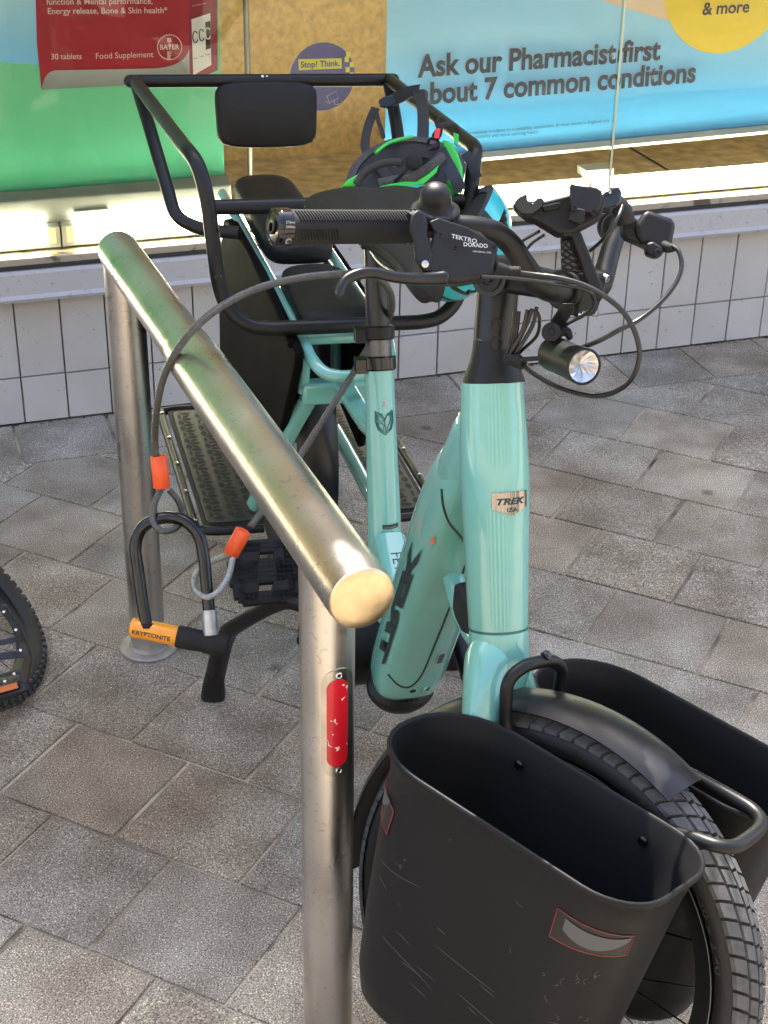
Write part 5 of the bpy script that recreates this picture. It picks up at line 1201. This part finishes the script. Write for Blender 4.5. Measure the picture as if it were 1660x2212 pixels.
# ------------------------------------------------------------------ helmets
PADM = mat('grey padding', (.035, .035, .037), .85, bump=.6, bscale=700)
def helmet(c, ex, ey, ez, a, b, h, shell, name, label, cat='helmet', vents=5):
    """ex long axis, ey across, ez from the rim to the crown"""
    t = thing(name, c, label, cat)
    def pt(u, v, k=1.0, vent=True):      # u 0..2pi round, v 0 (rim)..1 (crown)
        r = cos(v*pi/2*.96)**.62; zz = sin(v*pi/2)
        rim_dip = .10*cos(2*u)*(1-v)
        x, y = a*r*cos(u)*k, b*r*sin(u)*k
        return c+ex*x+ey*y+ez*(h*(zz+rim_dip)*(k if k < 1 else 1))
    nU, nV = 72, 18
    m = MB(); g = [[m.vert(pt(2*pi*i/nU, j/nV)) for i in range(nU)] for j in range(nV+1)]
    inn = [[m.vert(pt(2*pi*i/nU, j/nV, .86)) for i in range(nU)] for j in range(nV+1)]
    def hole(i, j):
        u = 2*pi*i/nU; s_ = abs(math.sin(u)); lane = (math.sin(u)*3.3*cos(j/nV*pi/2*.9))
        fr = abs(lane-round(lane)); 
        return 4 <= j <= 14 and fr < .17 and (int(i/6+j/5) % 4 != 0)
    H = set((i, j) for j in range(nV) for i in range(nU) if hole(i, j))
    for j in range(nV):
        for i in range(nU):
            k = (i+1) % nU
            if (i, j) in H: continue
            m.m = 0 if (j > 2 or (i//9) % 2) else 1
            m.face((g[j][i], g[j][k], g[j+1][k], g[j+1][i])); m.m = 2
            m.face((inn[j][k], inn[j][i], inn[j+1][i], inn[j+1][k]))
            for (ii, jj, p, q) in (((i+1) % nU, j, (j, k), (j+1, k)), ((i-1) % nU, j, (j+1, i), (j, i)), (i, j+1, (j+1, k), (j+1, i)), (i, j-1, (j, i), (j, k))):
                if (ii, jj) in H: m.face((g[p[0]][p[1]], g[q[0]][q[1]], inn[q[0]][q[1]], inn[p[0]][p[1]]))
    m.m = 2
    for i in range(nU): k = (i+1) % nU; m.face((g[0][k], g[0][i], inn[0][i], inn[0][k]))
    m.build('shell', [shell, CYAN if shell is GREEN else BLK, FOAM], t, smooth=50)
    m = MB(); m.rings([[pt(2*pi*i/40, v, .845) for i in range(40)] for v in (.02, .2, .4, .6, .8, .93, 1.0)]); m.build('liner', WEB, t)
    m = MB(); ring_ = [pt(2*pi*i/40, .08, .80) for i in range(40)]; m.tube(ring_, .0055, 10, closed=True); m.build('head_band', WEB, t)
    m = MB()
    for u in (.4, 1.2, 2.0, 2.8, 3.9, 5.2): m.tube([pt(u, v, .84) for v in (.05, .3, .55, .8, .98)], .0055, 8, sm=3)
    m.build('inner_padding', PADM, t); return t, pt
# green helmet: hung upside down on the right of the rail, opening towards the viewer
gc = PX(878, 366, 2.36)
gz = (cu*-.55+fw*.83).normalized(); gx = (cr*.86-cu*-.34); gx = (gx-gz*gx.dot(gz)).normalized(); gy = gz.cross(gx)
gh, gpt = helmet(gc, gx, gy, gz, .094, .060, .100, GREEN, 'bicycle_helmet', 'green and black helmet hanging upside down from the right side of the rail')
dk = PX(894, 348, 2.24); m = MB()
m.lathe(dk+fw*.008, -fw, [(.0120, 0), (.0128, .003), (.0125, .008), (.0095, .0115), (.004, .0125), (.001, .0126)], 24); m.build('adjuster_dial', RUB, gh, smooth=40)
pxtube([(894, 348, 2.245), (920, 325, 2.26), (945, 312, 2.28)], .0028, 8).build('adjuster_arm', PLB, gh); pxtube([(890, 352, 2.245), (868, 378, 2.25), (850, 395, 2.27)], .0028, 8).build('adjuster_arm', PLB, gh)
for pxs, mt in (([(822, 402), (868, 392), (900, 392), (925, 376), (948, 356), (944, 372), (915, 398), (880, 404), (845, 408), (815, 412)], GREEN), ([(815, 411), (850, 405), (925, 398), (905, 404), (880, 414), (868, 415)], CYAN)):
    PXP(pxs, 2.262, .004).build('shell_band', mt, gh, smooth=0, bevel=.001)
PXP([(980, 286), (992, 290), (990, 315), (982, 308)], 2.33, .006).build('shell_tip', GREEN, gh, smooth=0)
PXP([(955, 300), (975, 306), (990, 330), (1000, 360), (1001, 415), (985, 410), (968, 395), (972, 372), (984, 362), (970, 345), (962, 325)], 2.31, .02).build('shell_tip', GREEN, gh, smooth=30, bevel=.004)
PXP([(736, 402), (750, 388), (778, 372), (766, 404)], 2.30, .02).build('shell_tip', GREEN, gh, smooth=30, bevel=.004)
m = MB(); m.box(PX(858, 357, 2.31), cr, cu, fw, .012, .004, .001); m.build('white_label', WHT, gh, smooth=0)
pxtube([(812, 330, 2.34), (835, 312, 2.36), (862, 302, 2.38), (892, 296, 2.39)], .0028, 8).build('green_trim', GREEN, gh)
pxtube([(770, 398, 2.29), (790, 372, 2.29), (830, 352, 2.29), (870, 352, 2.28)], .0060, 10).build('brow_pad', PADM, gh)
pxtube([(820, 398, 2.275), (850, 392, 2.272), (890, 388, 2.27), (930, 362, 2.27), (955, 338, 2.28)], .0085, 10).build('foam_edge', FOAM, gh)
# straps and buckle
def strap(pts, w_, nm, mt, par, th=.0011):
    P2 = [PX(*p) for p in pts]; m = MB(); m.tube(P2, w_/2, 8, sm=5, flat=.12, upv=-fw); return m.build(nm, mt, par, smooth=30)
strap([(812, 233, 2.62), (800, 260, 2.58), (792, 290, 2.52), (790, 320, 2.46), (805, 345, 2.40), (825, 365, 2.34), (840, 385, 2.30)], .016, 'strap', WEB, gh)
strap([(812, 235, 2.60), (818, 262, 2.58), (825, 282, 2.56), (829, 298, 2.54)], .008, 'strap', WEB, gh)
strap([(795, 300, 2.50), (790, 340, 2.44), (778, 400, 2.36)], .004, 'strap', WEB, gh)
strap([(905, 195, 2.55), (914, 240, 2.50), (914, 300, 2.42), (912, 340, 2.36)], .020, 'strap', WEB, gh)
strap([(835, 225, 2.60), (860, 208, 2.58), (885, 198, 2.56), (905, 194, 2.54)], .020, 'strap', WEB, gh)
strap([(950, 322, 2.30), (965, 350, 2.28), (985, 388, 2.27), (995, 412, 2.28)], .020, 'strap', NAVY, gh)
strap([(940, 318, 2.30), (948, 350, 2.28), (952, 380, 2.275), (950, 408, 2.28)], .018, 'strap', NAVY, gh)
strap([(1005, 330, 2.36), (1020, 355, 2.36), (1032, 385, 2.37)], .016, 'strap', NAVY, gh)
PXP([(818, 216), (830, 208), (905, 192), (908, 198), (872, 218), (838, 232), (822, 230)], 2.585, .010).build('ratchet_buckle', BGL, gh, bevel=.002)
bk = PXP([(938, 262), (948, 250), (953, 250), (950, 268), (958, 276), (955, 292), (948, 302), (935, 300), (933, 290), (944, 276)], 2.275, .010).build('buckle', PLB, gh, bevel=.0015)
PXP([(941, 277), (952, 277), (949, 299), (938, 298)], 2.2735, .003).build('release_button', RED, gh, bevel=.0006)
pxtube([(948, 272, 2.29), (975, 268, 2.31), (990, 280, 2.34), (988, 292, 2.37)], .004, 8).build('strap_loop', WEB, gh)
pxtube([(924, 312, 2.285), (930, 300, 2.28), (944, 300, 2.28), (948, 318, 2.285), (930, 322, 2.285)], .0022, 8, closed=True).build('strap_slider', PLB, gh)
# cyan helmet: behind the saddle, hanging on the right
cc_ = PX(985, 520, 2.36); cz = (cr*.62-cu*.55+fw*.4).normalized(); cx2 = (cu+fw*.2); cx2 = (cx2-cz*cx2.dot(cz)).normalized(); cy2 = cz.cross(cx2)
helmet(cc_-cz*.02, cx2, cy2, cz, .100, .092, .088, CYAN, 'bicycle_helmet', 'cyan helmet with grey foam lining hanging behind the saddle and the bell')

# ------------------------------------------------------------------ another bicycle, mostly out of frame at the left
ob_c = V((-.80, 2.33, 0)); ob = thing('parked_bicycle', ob_c, 'black mountain bicycle with knobbly tyre, cut off by the left edge of the photo', 'bicycle')
oh = V((.12, -1, 0)).normalized(); ou = up*cos(.95)+V((-1, -.12, 0)).normalized()*sin(.95); oy = ou.cross(oh); OC = V((-.572, 2.255, 0))+ou*.350
k = 1.0
m = MB(); rr_ = []
for q in range(120):
    a = 2*pi*q/120; d = oh*cos(a)+ou*sin(a); rr_.append([OC+d*(.318+.028*cos(2*pi*j/16))+oy*(.029*sin(2*pi*j/16)) for j in range(16)])
m.rings(rr_, closed=True)
m.build('tyre', RUBT, ob, smooth=60)
m = MB()
for q in range(84):
    for c_, (y, r_, s1, s2) in enumerate(((-.026, .330, .011, .008), (-.013, .3425, .010, .009), (0, .346, .012, .010), (.013, .3425, .010, .009), (.026, .330, .011, .008))):
        a = 2*pi*(q+.5*(c_ % 2))/84; d = oh*cos(a)+ou*sin(a); t_ = -oh*sin(a)+ou*cos(a); n_o = (d*.9+oy*(y/.028)*.8).normalized()
        m.box(OC+d*r_+oy*y, t_, n_o.cross(t_), n_o, s1*1.25, s2, .009)
m.build('knobs', mat('dusty knobbly rubber', (.045, .045, .047), .8, noise=.4, nscale=60, bump=.6, bscale=300), ob, smooth=0)
m = MB(); rr_ = []
for q in range(80):
    a = 2*pi*q/80; d = oh*cos(a)+ou*sin(a); rr_.append([OC+d*r_+oy*y for r_, y in ((.276, -.008), (.293, -.014), (.298, -.014), (.298, .014), (.293, .014), (.276, .008))])
m.rings(rr_, closed=True); m.build('rim', BLK, ob)
for q in range(24):
    a = 2*pi*q/24; m = MB(); m.tube([OC+(oh*cos(a+.6)+ou*sin(a+.6))*.025+oy*(.03 if q % 2 else -.03), OC+(oh*cos(a)+ou*sin(a))*.278], .001, 5); m.build('spoke', BGL, ob)
m = MB(); m.tube([OC-oy*.05, OC+oy*.05], .02, 20); m.build('hub', BLK, ob)
m = MB(); m.tube([OC+oy*.06, OC+oh*-.42+oy*.03+ou*.02], .010, 12); m.tube([OC+oy*.06, OC+oh*-.16+oy*.03+ou*.40], .008, 12); m.tube([OC+oh*-.42+ou*.02, OC+oh*-.28+ou*.52], .016, 14); m.tube([OC+oh*-.42+ou*.02, OC+oh*-.95+ou*.35], .018, 14); m.build('frame', mat('grey frame paint', (.08, .08, .085), .35), ob)
for ch in ob.children:
    kk_ = .72; cb_ = V((-.578, 2.215, 0))-ORG[ob]; ch.scale = (kk_,)*3; ch.location = cb_-(V((-.572, 2.255, 0))-ORG[ob])*kk_
# its pedal, close to the viewer
pcx = PX(-8, 1440, 2.32); pA = (cr*.97-cu*.24+fw*.05).normalized(); pB = (cu*.93+cr*-.30+fw*.30).normalized()
AL = mat('black anodised alloy', (.03, .03, .032), .28, metal=.7, noise=.4, nscale=60)
m = MB(); pz_ = pA.cross(pB).normalized()
def pbar(p0, p1, wd, th=.014): a, b = PX(*p0, 2.33), PX(*p1, 2.33); d = b-a; m.box((a+b)/2, d, pz_.cross(d), fw, d.length+wd*.5, wd, th)
for p0, p1, wd in (((-60, 1330), (8, 1312), .010), ((8, 1312), (40, 1360), .010), ((40, 1360), (62, 1420), .011), ((62, 1420), (54, 1470), .012), ((54, 1478), (-60, 1512), .018), ((-60, 1400), (50, 1378), .009), ((-60, 1424), (52, 1412), .012), ((-60, 1470), (50, 1450), .006)): pbar(p0, p1, wd)
pdl = m.build('pedal', AL, ob, smooth=30, bevel=.0015)
for x, y in ((10, 1321), (36, 1360), (46, 1404), (32, 1455), (12, 1471)):
    m = MB(); m.lathe(PX(x, y, 2.318), -fw, [(.0024, 0), (.0022, .004), (.0008, .0045)], 10); m.build('pedal_pin', STEEL, pdl)
m = MB(); m.prism([PX(-60, 1500, 2.315), PX(36, 1474, 2.315), PX(40, 1486, 2.315), PX(-60, 1514, 2.315)], fw*.004); m.build('amber_reflector', mat('amber reflector', (.45, .12, .03), .3), pdl, smooth=0)
m = MB(); m.tube([PX(-60, 1430, 2.34), PX(-170, 1445, 2.36)], .008, 12); m.tube([PX(-170, 1445, 2.36), PX(-420, 1500, 2.4)], .011, 12); m.build('crank_arm', AL, ob)
